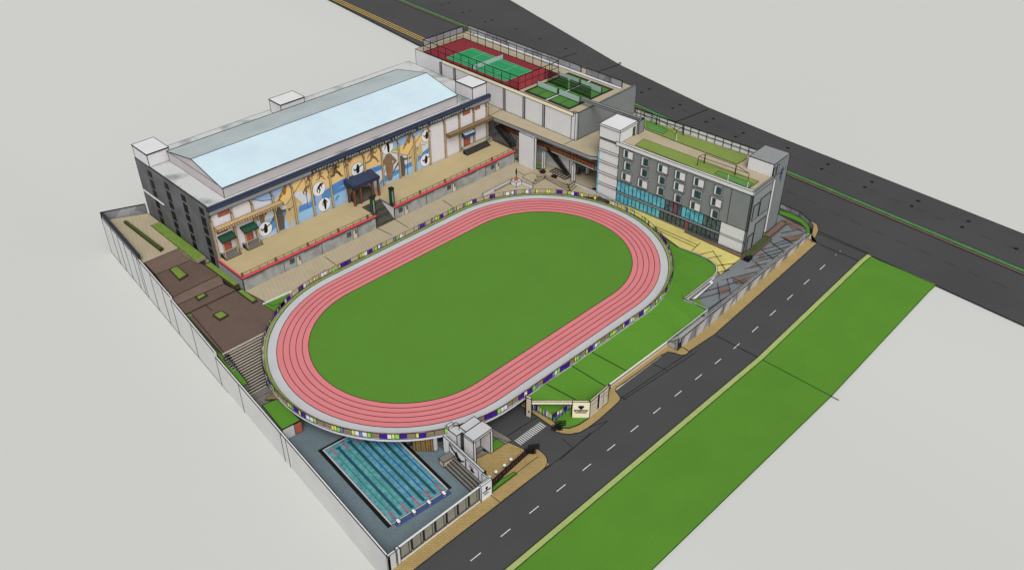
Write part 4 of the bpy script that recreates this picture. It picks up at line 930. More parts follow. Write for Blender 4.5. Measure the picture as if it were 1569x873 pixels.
# ================================================================== LINK CANOPY AND UNDERCROFT
can = thing('link_canopy', 'broad beige flat canopy with grey fascia linking hall, courts and academic block', 'canopy', (50, 30, 10))
cpts = [(47.35, 81), (47.35, 46.0), (48.75, 12.4), (50.0, 10.6), (76, 10.2), (76, 20.0), (52.5, 20.2), (52.5, 81)]
part('slab', can, lambda m: m.prism(cpts, 9.1, 9.95, 'fasciagrey', e=False))
def ctop(m): m.prism([(x+(.06 if x < 50 else -.06), y) for x, y in cpts], 9.95, 10.02, 'beige'); 
part('roof_finish', can, ctop, .05)
part('slab_joint', can, lambda m: m.bar((48.7, 20.8, 10.03), (52.6, 20.9, 10.03), .05, 'ink').bar((47.4, 46.2, 10.03), (52.6, 46.5, 10.03), .05, 'ink').bar((47.4, 45.9, 9.1), (48.75, 12.4, 9.1), .05, 'ink'))
pier = thing('white_pier', 'tall white pier wall carrying the link canopy beside the stand', 'wall', (47.9, 32.5, 0))
part('wall', pier, lambda m: m.box(47.5, 48.3, 29.7, 35.3, -.1, 9.1, 'whitetile'), .06)
mz = thing('mezzanine', 'brown mezzanine gallery with railing under the link canopy', 'gallery', (52, 28, 5))
part('slab', mz, lambda m: m.prism([(50.8, 46), (50.8, 32), (51.3, 12.6), (53.6, 10.9), (55, 10.9), (55, 46)], 5.0, 5.4, 'marblewhite'), .05, 'white edged gallery slab')
part('back_wall', mz, lambda m: m.prism([(54.2, 46), (54.6, 11.2), (54.9, 11.2), (54.6, 46)], 5.4, 9.1, 'orangebrown'), .03, 'orange brown back wall')
def soff(m): m.prism([(51.1, 45.5), (51.7, 12.8), (54.6, 13.5), (54.2, 45.5)], [7.4]*4, [7.55]*4, 'orangebrown')
part('lower_wall', mz, lambda m: m.box(58.2, 58.5, 11, 46, 0, 5, 'beige'))
def gr(m):
    P = [(51.0, 45.8), (51.0, 32), (51.5, 12.8)]
    for a, b in zip(P, P[1:]):
        m.bar((*a, 6.5), (*b, 6.5), .07, 'ink')
        L = hypot(b[0]-a[0], b[1]-a[1]); n = int(L/1.1)
        for i in range(n+1): x = a[0]+(b[0]-a[0])*i/n; y = a[1]+(b[1]-a[1])*i/n; m.bar((x, y, 5.4), (x, y, 6.5), .045, 'ink')
        m.prism([a, b, (b[0]+.06, b[1]), (a[0]+.06, a[1])], 5.45, 6.35, 'orangebrown', e=False)
part('railing', mz, gr)
for (px, py) in ((832.5, 258.7), (878, 278.7), (900, 267)):
    x, y = g(px, py, 0)
    t = thing('column', {832.5: 'white square column beside the white pier', 878: 'white square column nearest the track under the gallery', 900: 'short looking white column at the back right of the undercroft'}[px], 'column', (x, y, 0))
    part('shaft', t, lambda m: m.box(x-.35, x+.35, y-.35, y+.35, 0, 5.0, 'marblewhite'), .05); part('base', t, lambda m: m.box(x-.45, x+.45, y-.45, y+.45, 0, .2, 'metaldark'))
def stairs_thing(label, a, b, za, zb, w, n=14):
    a = Vector(a); b = Vector(b); d = (b-a); L = d.length; d.normalize(); nn = Vector((-d.y, d.x))*w/2
    t = thing('escalator_stair', label, 'stair', (a.x, a.y, za))
    def st(m):
        for i in range(n):
            p = a+d*L*i/n; q = a+d*L*(i+1)/n; z = za+(zb-za)*(i+1)/n
            m.prism([tuple(p-nn), tuple(q-nn), tuple(q+nn), tuple(p+nn)], z-.55, z, 'stairdark', e=False)
            m.line((*(p-nn), z), (*(p+nn), z))
    part('flight', t, st, .05)
    for s in (-1, 1):
        def rl(m):
            A_ = (*(a+nn*s), za+1.0); B_ = (*(b+nn*s), zb+1.0); m.bar(A_, B_, .09, 'ink'); m.bar((A_[0], A_[1], za+.1), (B_[0], B_[1], zb+.1), .07, 'ink')
            for i in range(0, n+1, 1): p = a+d*L*i/n+nn*s; z = za+(zb-za)*i/n; m.bar((*p, z), (*p, z+1.0), .035, 'ink')
        part('railing', t, rl)
    return t
stairs_thing('dark stair rising from the right stand to the gallery', (48.6, 38.2), (48.6, 44.6), 3.4, 7.3, 1.7)
stairs_thing('dark checkered stair rising to the gallery behind the columns', (52.5, 21.8), (51.6, 28.2), 0, 5.2, 2.3)
sheet('checkered_floor', [g3(*p, .03) for p in ((841, 263), (866, 276), (900, 259), (872, 246))], 'checker', 'dark checkered floor at the foot of the gallery stair', edge=.04, thick=.02)
t = thing('planting_bed', 'small green bed at the foot of the white pier', 'plant bed', (49, 32, 0))
part('box', t, lambda m: m.box(48.4, 50.2, 28.8, 37.5, 0, .3, 'planterbox'), .03); part('greenery', t, lambda m: m.box(48.5, 50.1, 28.9, 37.4, .3, .55, 'turf', e=False))
k = 0
for (u, v, lb) in ((831.5, 263, 'dark oval bench nearest the white pier'), (849, 270.5, 'dark oval bench before the checkered floor'), (868, 245.5, 'dark oval bench at the back under the gallery'), (884.5, 253, 'dark oval bench behind the nearest column'), (911, 291, 'dark oval bench against the academic block')):
    x, y = g(u, v, .3); t = thing('bench', lb, 'bench', (x, y, 0), 'dark oval benches of the forecourt')
    part('seat', t, lambda m: m.tube((x, y, .12), (x, y, .45), .8, 'seat', 18, .85)); part('base', t, lambda m: m.tube((x, y, 0), (x, y, .12), .55, 'metaldark', 14))
# figures made with a skinned skeleton
def figure(name, label, cat, loc, h, mname, pose='stand', facing=0.0, base=0.0):
    bm = bmesh.new(); P = {}
    J = dict(hip=(0, 0, .5), chest=(0, 0, .74), neck=(0, 0, .84), head=(0, .01, .93), sL=(-.1, 0, .8), sR=(.1, 0, .8), eL=(-.17, .02, .66), eR=(.17, .02, .66), hL=(-.16, .06, .5), hR=(.16, .06, .5), kL=(-.06, .01, .27), kR=(.06, .01, .27), fL=(-.06, 0, .03), fR=(.06, 0, .03))
    if pose == 'raise': J.update(eR=(.16, .03, .9), hR=(.14, .05, 1.06))
    if pose == 'run': J.update(eL=(-.2, .1, .72), hL=(-.12, .22, .8), eR=(.2, -.08, .7), hR=(.26, .06, .84), kL=(-.06, .16, .32), fL=(-.06, .1, .08), kR=(.07, -.06, .27), fR=(.08, -.18, .03))
    R = dict(hip=.075, chest=.085, neck=.032, head=.06, sL=.04, sR=.04, eL=.028, eR=.028, hL=.018, hR=.018, kL=.04, kR=.04, fL=.026, fR=.026)
    me = bpy.data.meshes.new(name); keys = list(J); idx = {k: i for i, k in enumerate(keys)}
    E_ = [('hip', 'chest'), ('chest', 'neck'), ('neck', 'head'), ('chest', 'sL'), ('chest', 'sR'), ('sL', 'eL'), ('eL', 'hL'), ('sR', 'eR'), ('eR', 'hR'), ('hip', 'kL'), ('kL', 'fL'), ('hip', 'kR'), ('kR', 'fR')]
    cf, sf = cos(facing), sin(facing)
    V = [((x*cf-y*sf)*h, (x*sf+y*cf)*h, z*h+base) for x, y, z in (J[k] for k in keys)]
    sl_ = bm.verts.layers.skin.verify(); bv = []
    for k, co_ in zip(keys, V):
        v = bm.verts.new(co_); v[sl_].radius = (R[k]*h, R[k]*h); v[sl_].use_root = (k == 'hip'); bv.append(v)
    for a, b in E_: bm.edges.new((bv[idx[a]], bv[idx[b]]))
    bm.to_mesh(me); bm.free(); o = bpy.data.objects.new(name, me); COL.objects.link(o); o.location = loc
    md = o.modifiers.new('skin', 'SKIN'); md.use_smooth_shade = True; o.modifiers.new('sub', 'SUBSURF').levels = 1
    dg = bpy.context.evaluated_depsgraph_get(); ev = o.evaluated_get(dg); nm = bpy.data.meshes.new_from_object(ev)
    o.modifiers.clear(); o.data = nm; nm.materials.clear(); nm.materials.append(MATS[mname]); ORG[o.name] = tuple(loc)
    tag(o, label, cat); return o
x, y = g(791, 283, 0)
ped = thing('statue_pedestal', 'white square pedestal with a red stand between the low walls', 'pedestal', (x, y, 0))
part('block', ped, lambda m: m.box(x-.95, x+.95, y-.95, y+.95, 0, 1.3, 'marblewhite'), .05)
part('stand', ped, lambda m: m.tube((x, y, 1.3), (x, y, 2.0), .6, 'statuebase', 12, .35), .0, 'red round stand')
figure('statue', 'slim dark statue with one raised arm on the white pedestal', 'statue', (x, y, 0), 2.8, 'statue', 'raise', -2.3, 2.0)
x, y = g(887.5, 270, 0)
figure('sculpture', 'black leaping figure sculpture on the forecourt under the gallery', 'sculpture', (x, y, 0), 2.7, 'ink', 'run', 1.0)
# low walls and stepped seating round the statue
def wallseg(name, label, P, z0, h, th=.3, mm='marblewhite', cat='low wall'):
    mb = MB()
    for a, b in zip(P, P[1:]):
        A_ = Vector(a); B_ = Vector(b); dd = (B_-A_).normalized(); nn = Vector((-dd.y, dd.x))*th/2
        mb.prism([tuple(A_-nn), tuple(B_-nn), tuple(B_+nn), tuple(A_+nn)], z0, z0+h, mm)
    mb.build(name, edge=.04, label=label, cat=cat)
G = lambda p: g(740+p[0]/7.845, 240+p[1]/7.845, 0)
wallseg('low_wall', 'long low white wall running to the statue from the walk', [G((0, 480)), G((350, 300))], 0, .9)
wallseg('low_wall', 'short low white wall on the right of the statue', [G((465, 330)), G((600, 385))], 0, .9)
wallseg('ramp_kerb', 'low white kerb running along the academic block corner', [G((1105, 335)), G((1370, 455)), g(958, 320, 0)], 0, .7)
wallseg('low_step', 'low beige seating steps left of the statue', [G((130, 415)), G((345, 310))], 0, .45, .8, 'beige')
tn2 = thing('forecourt_steps', 'broad beige steps stepping down before the gallery columns', 'steps', (*G((850, 330)), 0))
for k in range(3):
    P = [(610+20*k, 330-38*k), (740+5*k, 255-15*k+10*k), (1040-10*k, 410-28*k), (1120-10*k, 345-22*k)]
    P = [G(p) for p in P]
    def fs(m):
        for a, b in zip(P, P[1:]):
            A_ = Vector(a); B_ = Vector(b); dd = (B_-A_).normalized(); nn = Vector((-dd.y, dd.x))*.3
            m.prism([tuple(A_-nn), tuple(B_-nn), tuple(B_+nn), tuple(A_+nn)], 0, .14+.14*k, 'beige')
    part('step', tn2, fs, .04)
sheet('forecourt_landing', [(*G(p), .08) for p in ((470, 250), (580, 190), (700, 235), (600, 320))], 'beige', 'raised beige landing beside the statue', edge=.04, thick=.1)
# ================================================================== ACADEMIC BLOCK (slightly turned)
RO = Vector((49.6, 10.3)); RA = radians(3.46)
rx = Vector((cos(RA), sin(RA))); ry = Vector((-sin(RA), cos(RA)))
acad = thing('academic_block', 'grey and white academic block with glazed lower storeys and a turfed roof', 'building', (RO.x, RO.y, 0), rotz=RA)
def L2(u, v, t):   # photo point on the local plane x = t -> (y, z)
    P = RO+rx*t; q = onplane(u, v, (P.x, P.y), (rx.x, rx.y)); d = Vector(q[:2])-RO; return d.dot(ry), q[2]
def L3(u, v, s):   # on local plane y = s -> (x, z)
    P = RO+ry*s; q = onplane(u, v, (P.x, P.y), (ry.x, ry.y)); d = Vector(q[:2])-RO; return d.dot(rx), q[2]
def LZ(u, v, z): d = Vector(g(u, v, z))-RO; return d.dot(rx), d.dot(ry)
Z7 = lambda p: (900+p[0]/3.797, 170+p[1]/3.797)
RH = 15.9; SE = -41.4; DP = 15.2
ycl = L2(*Z7((188, 210)), 0)[0]      # left edge of the grey cladding
zcb = L2(*Z7((182, 405)), 0)[1]      # lower edge of the cladding
part('core', acad, lambda m: m.box(.5, DP, SE+.4, -.0, -1.5, RH-.4, 'greyclad', e=False))
part('cladding', acad, lambda m: m.box(-.0, .5, SE, ycl, zcb, RH-.75, 'greyclad'), .05, 'grey front cladding')
part('stair_bay', acad, lambda m: m.box(.12, DP, ycl+.02, 0, -.5, RH-.7, 'white'), .05, 'white stair bay')
part('roof_band', acad, lambda m: m.box(-.15, .45, SE-.15, ycl+1.0, RH-.72, RH+.25, 'white'), .05, 'white parapet band')
for z in (3.2, 6.2, 9.2, 12.2):
    part('floor_band', acad, lambda m: m.box(-.02, .5, ycl+.1, .02, z, z+.55, 'marblewhite'), .05)
    part('corner_glazing', acad, lambda m: m.box(-.05, .1, -.35, -.02, z-2.4, z-.05, 'glassteal', e=False))
ycw = L2(*Z7((775, 665)), 0)[0]
part('base_wall', acad, lambda m: m.box(-.0, .5, SE, ycw, -1.3, zcb-.02, 'whitetile'), .05, 'white tiled corner base')
part('base_joint', acad, lambda m: m.bar((-.02, SE, zcb*.52), (-.02, ycw, zcb*.52), .045, 'ink').bar((-.02, SE, zcb*.45), (-.02, ycw, zcb*.45), .04, 'ink'))
part('cladding_joint', acad, lambda m: m.bar((-.02, L2(*Z7((825, 560)), 0)[0], zcb), (-.02, L2(*Z7((825, 560)), 0)[0], RH-.8), .045, 'ink'))
# glazing
cwl, cwr = ycl-.0, ycw+.02
rows = ((zcb*.5+.15, zcb-.1), (.35, zcb*.5-.5)); n = 25
part('spandrel', acad, lambda m: m.box(.05, .5, cwr, cwl, zcb*.5-.45, zcb*.5+.12, 'fasciagrey'), .04)
part('plinth', acad, lambda m: m.box(.05, .5, cwr, cwl, -1.2, .33, 'concretedark'))
for ri, (za, zb) in enumerate(rows):
    for i in range(n):
        ya = cwl-(cwl-cwr)*i/n; yb = cwl-(cwl-cwr)*(i+1)/n
        if ri == 0: mm = 'glassteal' if i < 12 or 16 <= i < 21 else 'glassmix'
        else: mm = 'glassteal' if i < 11 else 'glassdim'
        if (ri, i) in ((0, 14), (1, 17)): mm = 'glassred'
        pn = part('window', acad, lambda m: m.box(.18, .26, yb+.06, ya-.06, za, zb, mm, e=False), 0, {'glassteal': 'bright teal glass panel', 'glassred': 'reddish glass panel', 'glassmix': 'dark mixed glass panel', 'glassdim': 'dark mixed glass panel'}[mm])
    def mul(m):
        for i in range(n+1): y = cwl-(cwl-cwr)*i/n; m.box(.1, .3, y-.06, y+.06, za-.05, zb+.05, 'ink', e=False)
        m.box(.1, .3, cwr, cwl, za-.07, za, 'ink', e=False); m.box(.1, .3, cwr, cwl, zb, zb+.07, 'ink', e=False)
    part('mullion', acad, mul)
wins = [((243, 253), 'w'), ((237, 320), 'n'), ((230, 383), 'w'), ((340, 295), 'n'), ((333, 358), 'n'), ((326, 422), 'w'), ((443, 335), 'w'), ((436, 402), 'n'), ((428, 465), 'n'), ((545, 375), 'w'), ((537, 440), 'w'), ((529, 507), 'n'), ((653, 415), 'w'), ((640, 483), 'x'), ((631, 552), 'w'), ((765, 462), 'n'), ((753, 530), 'w'), ((743, 597), 'n')]
for p, k in wins:
    y, z = L2(*Z7(p), 0); w = {'w': 1.45, 'x': 1.3, 'n': 1.0}[k]; h = 1.05
    fr = part('window', acad, lambda m: m.box(-.3, -.0, y-w, y+w, z-h-.1, z+h+.05, 'marblewhite'), .045, 'window in a white projecting frame')
    a, b = {'w': (.25, 1), 'n': (-.85, .55), 'x': (-.9, .2)}[k]
    if k == 'w': part('pane', fr, lambda m: m.box(-.33, -.3, y+w*.15, y+w*.72, z-h+.12, z+h-.15, 'glassdark', e=False)); part('shutter', fr, lambda m: m.box(-.34, -.3, y-w*.9, y+w*.1, z-h+.08, z+h-.1, 'white'), .025); part('pane', fr, lambda m: m.box(-.33, -.3, y+w*.78, y+w*.95, z-h+.1, z+h-.1, 'white', e=False))
    else: part('pane', fr, lambda m: m.box(-.33, -.3, y-w*.85, y+w*.5, z-h+.12, z+h-.15, 'glassdark', e=False).box(-.35, -.33, y-w*.2, y-w*.1, z-h+.1, z+h-.1, 'metaldark', e=False)); 
# roof
part('roof_deck', acad, lambda m: m.box(.5, DP, SE+.4, 0, RH-.4, RH-.15, 'beige'), .04)
# lift head
bx = [LZ(*p, 19.1) for p in ((921, 189.8), (952, 200.5), (978, 189), (948, 175.5))]
part('stair_box', acad, lambda m: m.box(.02, 6.9, -5.9, .05, RH-.15, 19.1, 'white'), .05); part('stair_box_coping', acad, lambda m: m.box(-.08, 7.0, -6.0, .15, 18.65, 19.15, 'white'), .05)
dr = part('door', acad, lambda m: m.box(5.3, 6.2, -5.98, -5.9, RH-.15, RH+2.1, 'darkhedge'), .03); part('handle', dr, lambda m: m.box(6.0, 6.1, -6.05, -5.98, RH+.8, RH+1, 'metaldark', e=False))
part('screen_wall', acad, lambda m: m.box(7.0, 9.2, -6.4, -5.9, RH-.15, RH+3.2, 'greyclad'), .05, 'grey screen wall')
part('link_beam', acad, lambda m: m.box(8.3, 9.2, -6.3, 12.5, RH+2.6, RH+3.2, 'greyclad'), .05, 'long grey roof beam')
def Rp(p): return LZ(940+p[0]/6.035, 150+p[1]/6.035, RH)
def turf(nm, P, z, mm, lb): part(nm, acad, lambda m: m.prism([Rp(p) for p in P], RH-.15, z, mm), .035, lb)
turf('turf', [(200, 435), (280, 378), (1345, 770), (1240, 842)], RH-.05, 'turf_olive', 'front strip of olive turf')
turf('turf', [(230, 190), (300, 290), (600, 410), (1140, 612), (1232, 560), (1232, 530), (660, 340), (250, 130)], RH-.04, 'turf_olive', 'rear strip of olive turf')
turf('goal_area', [(935, 700), (970, 675), (1290, 790), (1245, 835)], RH-.01, 'turf_goal', 'darker green goal area')
turf('goal_area', [(305, 225), (330, 215), (500, 300), (460, 335), (310, 280)], RH-.01, 'turf_goal', 'darker green goal area')
def cage(label, P4, hh):
    t = thing('goal_cage', label, 'goal cage', (*g(*P4[0], RH-.1), RH-.1))
    W_ = [Vector(g(u, v, RH-.1)) for u, v in P4]
    for i, p in enumerate(W_): part('post', t, lambda m: m.bar((*p, RH-.1), (*p, RH+hh), .09 if i in (1, 2) else .05, 'ink'))
    def rr(m):
        for a, b in zip(W_, W_[1:]+W_[:1]): m.bar((*a, RH+hh), (*b, RH+hh), .045, 'ink')
    part('rail', t, rr)
    part('mid_rail', t, lambda m: m.bar((*W_[0], RH+hh*.5), (*W_[3], RH+hh*.5), .03, 'ink'))
cage('thin black goal cage on the front turf strip of the academic block roof', [(940+775/6.035, 150+630/6.035), (940+838/6.035, 150+608/6.035), (940+1122/6.035, 150+715/6.035), (940+1240/6.035, 150+790/6.035)], 2.3)
cage('thin black goal cage on the rear turf strip by the roof railing', [(940+250/6.035, 150+192/6.035), (940+395/6.035, 150+252/6.035), (940+643/6.035, 150+348/6.035), (940+575/6.035, 150+385/6.035)], 2.3)
for (u, v, lb) in ((1115, 277, 'small white goal post mid way along the front roof turf'), (1145, 287, 'small white goal post near the tower on the roof turf'), (1036, 214, 'small white goal post on the rear roof turf')):
    p = g(u, v, RH-.05); t = thing('goal_post', lb, 'goal post', (*p, RH-.05)); part('post', t, lambda m: m.bar((*p, RH-.05), (*p, RH+1.4), .06, 'marblewhite')); part('base', t, lambda m: m.box(p[0]-.15, p[0]+.15, p[1]-.15, p[1]+.15, RH-.05, RH+.02, 'marblewhite', e=False))
# roof railing at the back
rl0 = LZ(976, 177, RH); rl1 = LZ(1156, 240, RH)
rr_ = part('parapet', acad, lambda m: m.box(DP-.25, DP-.05, SE+7, 0, RH-.15, RH+1.8, 'white'), .04, 'white rear parapet')
def rg(m):
    for i in range(15): y = -.5+(SE+8)*i/15; m.bar((DP-.4, y, RH-.1), (DP-.4, y, RH+2.0), .055, 'ink')
    m.bar((DP-.4, 0, RH+1.0), (DP-.4, SE+8, RH+1.0), .06, 'ink'); m.bar((DP-.4, 0, RH+2.0), (DP-.4, SE+8, RH+2.0), .06, 'ink')
part('railing', acad, rg)
# end facade (towards the street) and service tower
part('end_wall', acad, lambda m: m.box(0, 9.0, SE, SE+.4, -1.5, RH-.75, 'greyclad_light'), .05, 'grey street side wall')
part('end_parapet', acad, lambda m: m.box(0, 9.0, SE-.1, SE+.3, RH-.73, RH+.22, 'greyclad_light'), .05)
def endp(m):
    for x0, x1, z0, z1 in ((1.2, 3.6, 8.2, 12.0), (4.2, 8.6, 8.2, 12.6), (1.0, 3.2, -.6, 4.2), (3.6, 8.4, -.6, 6.4)): m.box(x0, x1, SE-.12, SE-.0, z0, z1, 'greyclad')
part('wall_panel', acad, endp, .05)
part('drain_strip', acad, lambda m: m.box(8.9, 9.9, SE-.1, SE+.4, 1.5, RH-.6, 'white'), .04, 'narrow white strip')
part('side_door', acad, lambda m: m.box(8.9, 9.9, SE-.06, SE+.4, -1.0, 1.45, 'plantgreen'), .04, 'olive green door strip')
TX0, TX1, TY0, TY1, TZ = 9.3, 16.6, SE+.6, SE+6.8, 18.7
part('tower', acad, lambda m: m.box(TX0, TX1, TY0, TY1, -1.2, TZ, 'greyclad', 'greyclad_light'), .055, 'grey service tower')
part('tower_face', acad, lambda m: m.box(TX0-.12, TX0, TY0, TY1, RH-.4, TZ+.05, 'whitetile'), .05, 'white tiled tower face')
def nich(m):
    m.box(TX0+.2, TX0+1.0, TY0-.1, TY0, -.6, 17.7, 'fasciagrey'); m.box(TX0+1.6, TX0+2.4, TY0-.1, TY0, -.6, 18.0, 'fasciagrey'); m.box(TX0+.5, TX0+1.8, TY0-.13, TY0-.1, 3.5, 8.6, 'metaldark', e=False)
part('tower_recess', acad, nich, .05)
def climb(m):
    cx_, cz = TX0+4.1, 14.6
    for k, (a, b, r0, r1) in enumerate([((0, 1.3), (0, 1.35), .3, .3), ((0, .8), (-.1, 0), .5, .4), ((.2, .9), (.8, 1.7), .18, .14), ((-.3, .8), (-.9, .2), .18, .14), ((-.1, -.1), (.35, -1.0), .28, .2), ((.35, -1.0), (.1, -1.8), .2, .15), ((-.2, -.1), (-.6, -.8), .26, .18)]):
        p = Vector((cx_+a[0], cz+a[1])); q = Vector((cx_+b[0], cz+b[1])); dd = (q-p).normalized() if (q-p).length > .01 else Vector((0, 1)); nn = Vector((-dd.y, dd.x))
        m.tube((p.x, TY0-.12-.01*k, p.y), (q.x, TY0-.12-.01*k, q.y), r0*.7, 'climber', 8, r1*.7)
part('relief_figure', acad, climb, 0, 'dark blue climbing figure on the tower')
# brown raised planter round the street corner of the block
def WL(x, y): p = RO+rx*x+ry*y; return (p.x, p.y)
t = thing('corner_planter', 'brown raised planter wrapping the street corner of the academic block', 'planter', (*WL(0, SE-1), -.8))
part('front_box', t, lambda m: m.prism([WL(-1.6, SE-1.0), WL(-.05, SE-1.0), WL(-.05, -26.5), WL(-.9, -26.5)], -1.5, .2, 'browntile'), .04)
part('greenery', t, lambda m: m.prism([WL(-.5, SE-.6), WL(-.1, SE-.6), WL(-.1, -27), WL(-.4, -27)], .2, .3, 'darkhedge', e=False))
part('side_box', t, lambda m: m.prism([WL(-1.1, SE-2.0), WL(9.5, SE-2.0), WL(9.5, SE-.2), WL(-1.1, SE-.2)], -1.5, .4, 'browntile'), .04)
part('greenery', t, lambda m: m.prism([WL(-.6, SE-1.7), WL(9.0, SE-1.7), WL(9.0, SE-.5), WL(-.6, SE-.5)], .4, .6, 'planterbox', 'darkhedge', e=False))
part('side_box', t, lambda m: m.prism([WL(9.6, SE-1.4), WL(17.5, SE-1.4), WL(18.2, SE-.8), WL(18.0, SE+.1), WL(9.6, SE+.1)], -1.0, .5, 'browntile'), .05)
part('corner_block', t, lambda m: m.prism([WL(-1.5, SE-2.3), WL(.2, SE-2.3), WL(.2, SE-1.2), WL(-1.5, SE-1.2)], -1.4, .5, 'ink'), .03, 'black corner block')
# ================================================================== STREET WALLS
gw = thing('glass_wall', 'grey glass railing wall with painted sheen climbing along the street pavement', 'glass railing', (40, -38.1, -2))
X_ = [19.5+4.9*i for i in range(11)]
for a, b in zip(X_, X_[1:]):
    ztop = lambda x: -1.3+(x-19.5)/49*2.5
    gk = X_.index(a)
    def gl(m):
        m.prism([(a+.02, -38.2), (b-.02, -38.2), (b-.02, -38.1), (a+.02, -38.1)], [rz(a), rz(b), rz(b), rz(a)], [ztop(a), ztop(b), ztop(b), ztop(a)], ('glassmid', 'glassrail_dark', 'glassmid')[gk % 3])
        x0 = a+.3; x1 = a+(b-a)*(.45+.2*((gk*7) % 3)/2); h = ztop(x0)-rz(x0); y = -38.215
        m.face([(x0, y, rz(x0)+.1), (x1, y, rz(x1)+.1), (min(b-.1, x1+1.3), y, rz(x1)+(ztop(x1)-rz(x1))*.9), (x0+1.0, y, rz(x0)+h*.85)], 'glass_sheen')  # pale slanted sheen laid on the glass as a coloured face
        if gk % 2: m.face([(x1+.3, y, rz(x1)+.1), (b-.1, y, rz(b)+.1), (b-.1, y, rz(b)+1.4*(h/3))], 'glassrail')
    part('glass', gw, gl, .03)
part('handrail', gw, lambda m: m.bar((19.5, -38.0, -1.25), (68.5, -38.0, 1.25), .035, 'white').bar((19.5, -37.5, -1.4), (68.5, -37.5, 1.1), .03, 'white').bar((19.5, -38.15, -1.33), (68.5, -38.15, 1.17), .05, 'ink'))
cp = [g(u, v, 0) for u, v in [(1243, 364), (1245, 352), (1240, 344), (1225, 331), (1212, 325), (1196, 318)]]
def cg(m):
    for a, b in zip([(68.5, -38.1)]+cp, cp): m.prism([a, b, (b[0]-.12, b[1]+.05), (a[0]-.12, a[1]+.05)], -.2, 1.1, 'glassrail')
part('curved_glass', gw, cg, .04)
cw = thing('cream_wall', 'plain cream retaining wall behind the bus bay', 'wall', (5, -38.2, -4))
cwa = Vector((.03, -35.95)); cwb = Vector((18.18, -35.95)); cwc = Vector((18.31, -38.27))
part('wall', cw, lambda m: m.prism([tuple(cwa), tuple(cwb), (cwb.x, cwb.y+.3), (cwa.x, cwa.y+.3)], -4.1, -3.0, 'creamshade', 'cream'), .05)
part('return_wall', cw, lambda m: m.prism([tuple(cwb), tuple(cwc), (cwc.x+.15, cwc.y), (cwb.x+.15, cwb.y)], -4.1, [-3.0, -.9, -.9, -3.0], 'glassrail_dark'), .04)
part('handrail', cw, lambda m: m.bar((cwa.x, cwa.y+.3, -2.95), (cwb.x, cwb.y+.3, -2.95), .06, 'white').bar((cwb.x, cwb.y+.3, -2.95), (30.6, -36.6, -1.1), .06, 'white'))
# gate wall with emblem
GA = Vector(g(876, 640, -4)); GB = Vector(g(903, 640.5, -4)); GP = Vector(g(931, 617, -4))
lg = thing('logo_wall', 'cream gate wall with black emblem and two lines of black lettering', 'sign wall', (GA.x, GA.y, -4))
def quad_wall(m, a, b, z0, z1, th, mm, mt=None):
    d = (b-a).normalized(); n = Vector((-d.y, d.x))*th; m.prism([tuple(a), tuple(b), tuple(b+n), tuple(a+n)], z0, z1, mm, mt)
zt = .05
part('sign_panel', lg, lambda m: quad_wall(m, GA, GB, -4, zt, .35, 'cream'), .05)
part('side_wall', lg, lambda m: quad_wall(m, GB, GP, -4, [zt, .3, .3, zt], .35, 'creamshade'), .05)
d = (GB-GA).normalized(); n = Vector((d.y, -d.x)); LL = (GB-GA).length
def onw(s, z, off=.04): p = GA+d*s+n*off; return (p.x, p.y, z)
def emblem(m):
    for k, (s, z, r) in enumerate(((.5, -1.3, .42), (.42, -1.15, .3), (.58, -1.12, .3), (.5, -1.62, .2))):
        P = [onw(LL*s+r*cos(2*pi*i/12), z+r*sin(2*pi*i/12), .03+.006*k) for i in range(12)]; m.face(P, 'ink')
part('emblem', lg, emblem)
def letters(m, s0, s1, z0, h, n_, fn):
    for i in range(n_):
        a = s0+(s1-s0)*i/n_; w = (s1-s0)/n_*.86
        for (x0, x1, y0, y1) in ((0, .42, 0, 1), (.62, 1, random.choice((0, .4)), 1), (0, 1, random.choice((0, .35, .65)), 0)):
            if y1 == 0: y1 = y0+.35
            P = [fn(a+w*x0, z0+h*y0), fn(a+w*x1, z0+h*y0), fn(a+w*x1, z0+h*y1), fn(a+w*x0, z0+h*y1)]; m.face(P, 'ink')
part('lettering', lg, lambda m: letters(m, LL*.1, LL*.9, -2.3, .42, 14, lambda s, z: onw(s, z)), 0, 'two short lines of black letters')
part('lettering', lg, lambda m: letters(m, LL*.18, LL*.82, -2.72, .3, 16, lambda s, z: onw(s, z)), 0)
d2 = (GP-GB).normalized(); n2 = Vector((d2.y, -d2.x)); L2_ = (GP-GB).length
def onw2(s, z, off=.05): p = GB+d2*s+n2*off; return (p.x, p.y, z)
def slot(m):
    a, b = L2_*.4, L2_*.5; m.face([onw2(a, -3.3), onw2(b, -3.2), onw2(b+.05, .1), onw2(a+.05, 0)], 'ink')
    m.face([onw2(b, -3.2), onw2(b+.25, -3.2), onw2(b+.25, .1), onw2(b, .1)], 'marblewhite')
    for s in (.72,): m.face([onw2(L2_*s, -4), onw2(L2_*s+.07, -4), onw2(L2_*s+.07, .2), onw2(L2_*s, .2)], 'ink')
    m.face([onw2(.4, -.9), onw2(L2_, -.9), onw2(L2_, -.83), onw2(.4, -.83)], 'ink'); m.face([onw2(L2_*.9, -2.1), onw2(L2_*.93, -2.1), onw2(L2_*.93, -1.5), onw2(L2_*.9, -1.5)], 'ink')
part('slot_window', lg, slot, 0, 'tall black slot')
GQ = Vector(g(814, 640, -4)); GR = Vector(g(806, 637, -4))
bmw = thing('gate_beam', 'thin cream beam and upright post framing the gate opening', 'gate frame', (GQ.x, GQ.y, -4))
part('beam', bmw, lambda m: quad_wall(m, GQ, GA, -.62, .05, .35, 'cream'), .05)
zp = .6
part('post', bmw, lambda m: m.prism([tuple(GR), tuple(GQ), (GQ.x+.4, GQ.y+.5), (GR.x+.4, GR.y+.5)], -4, zp, 'creamshade'), .05)
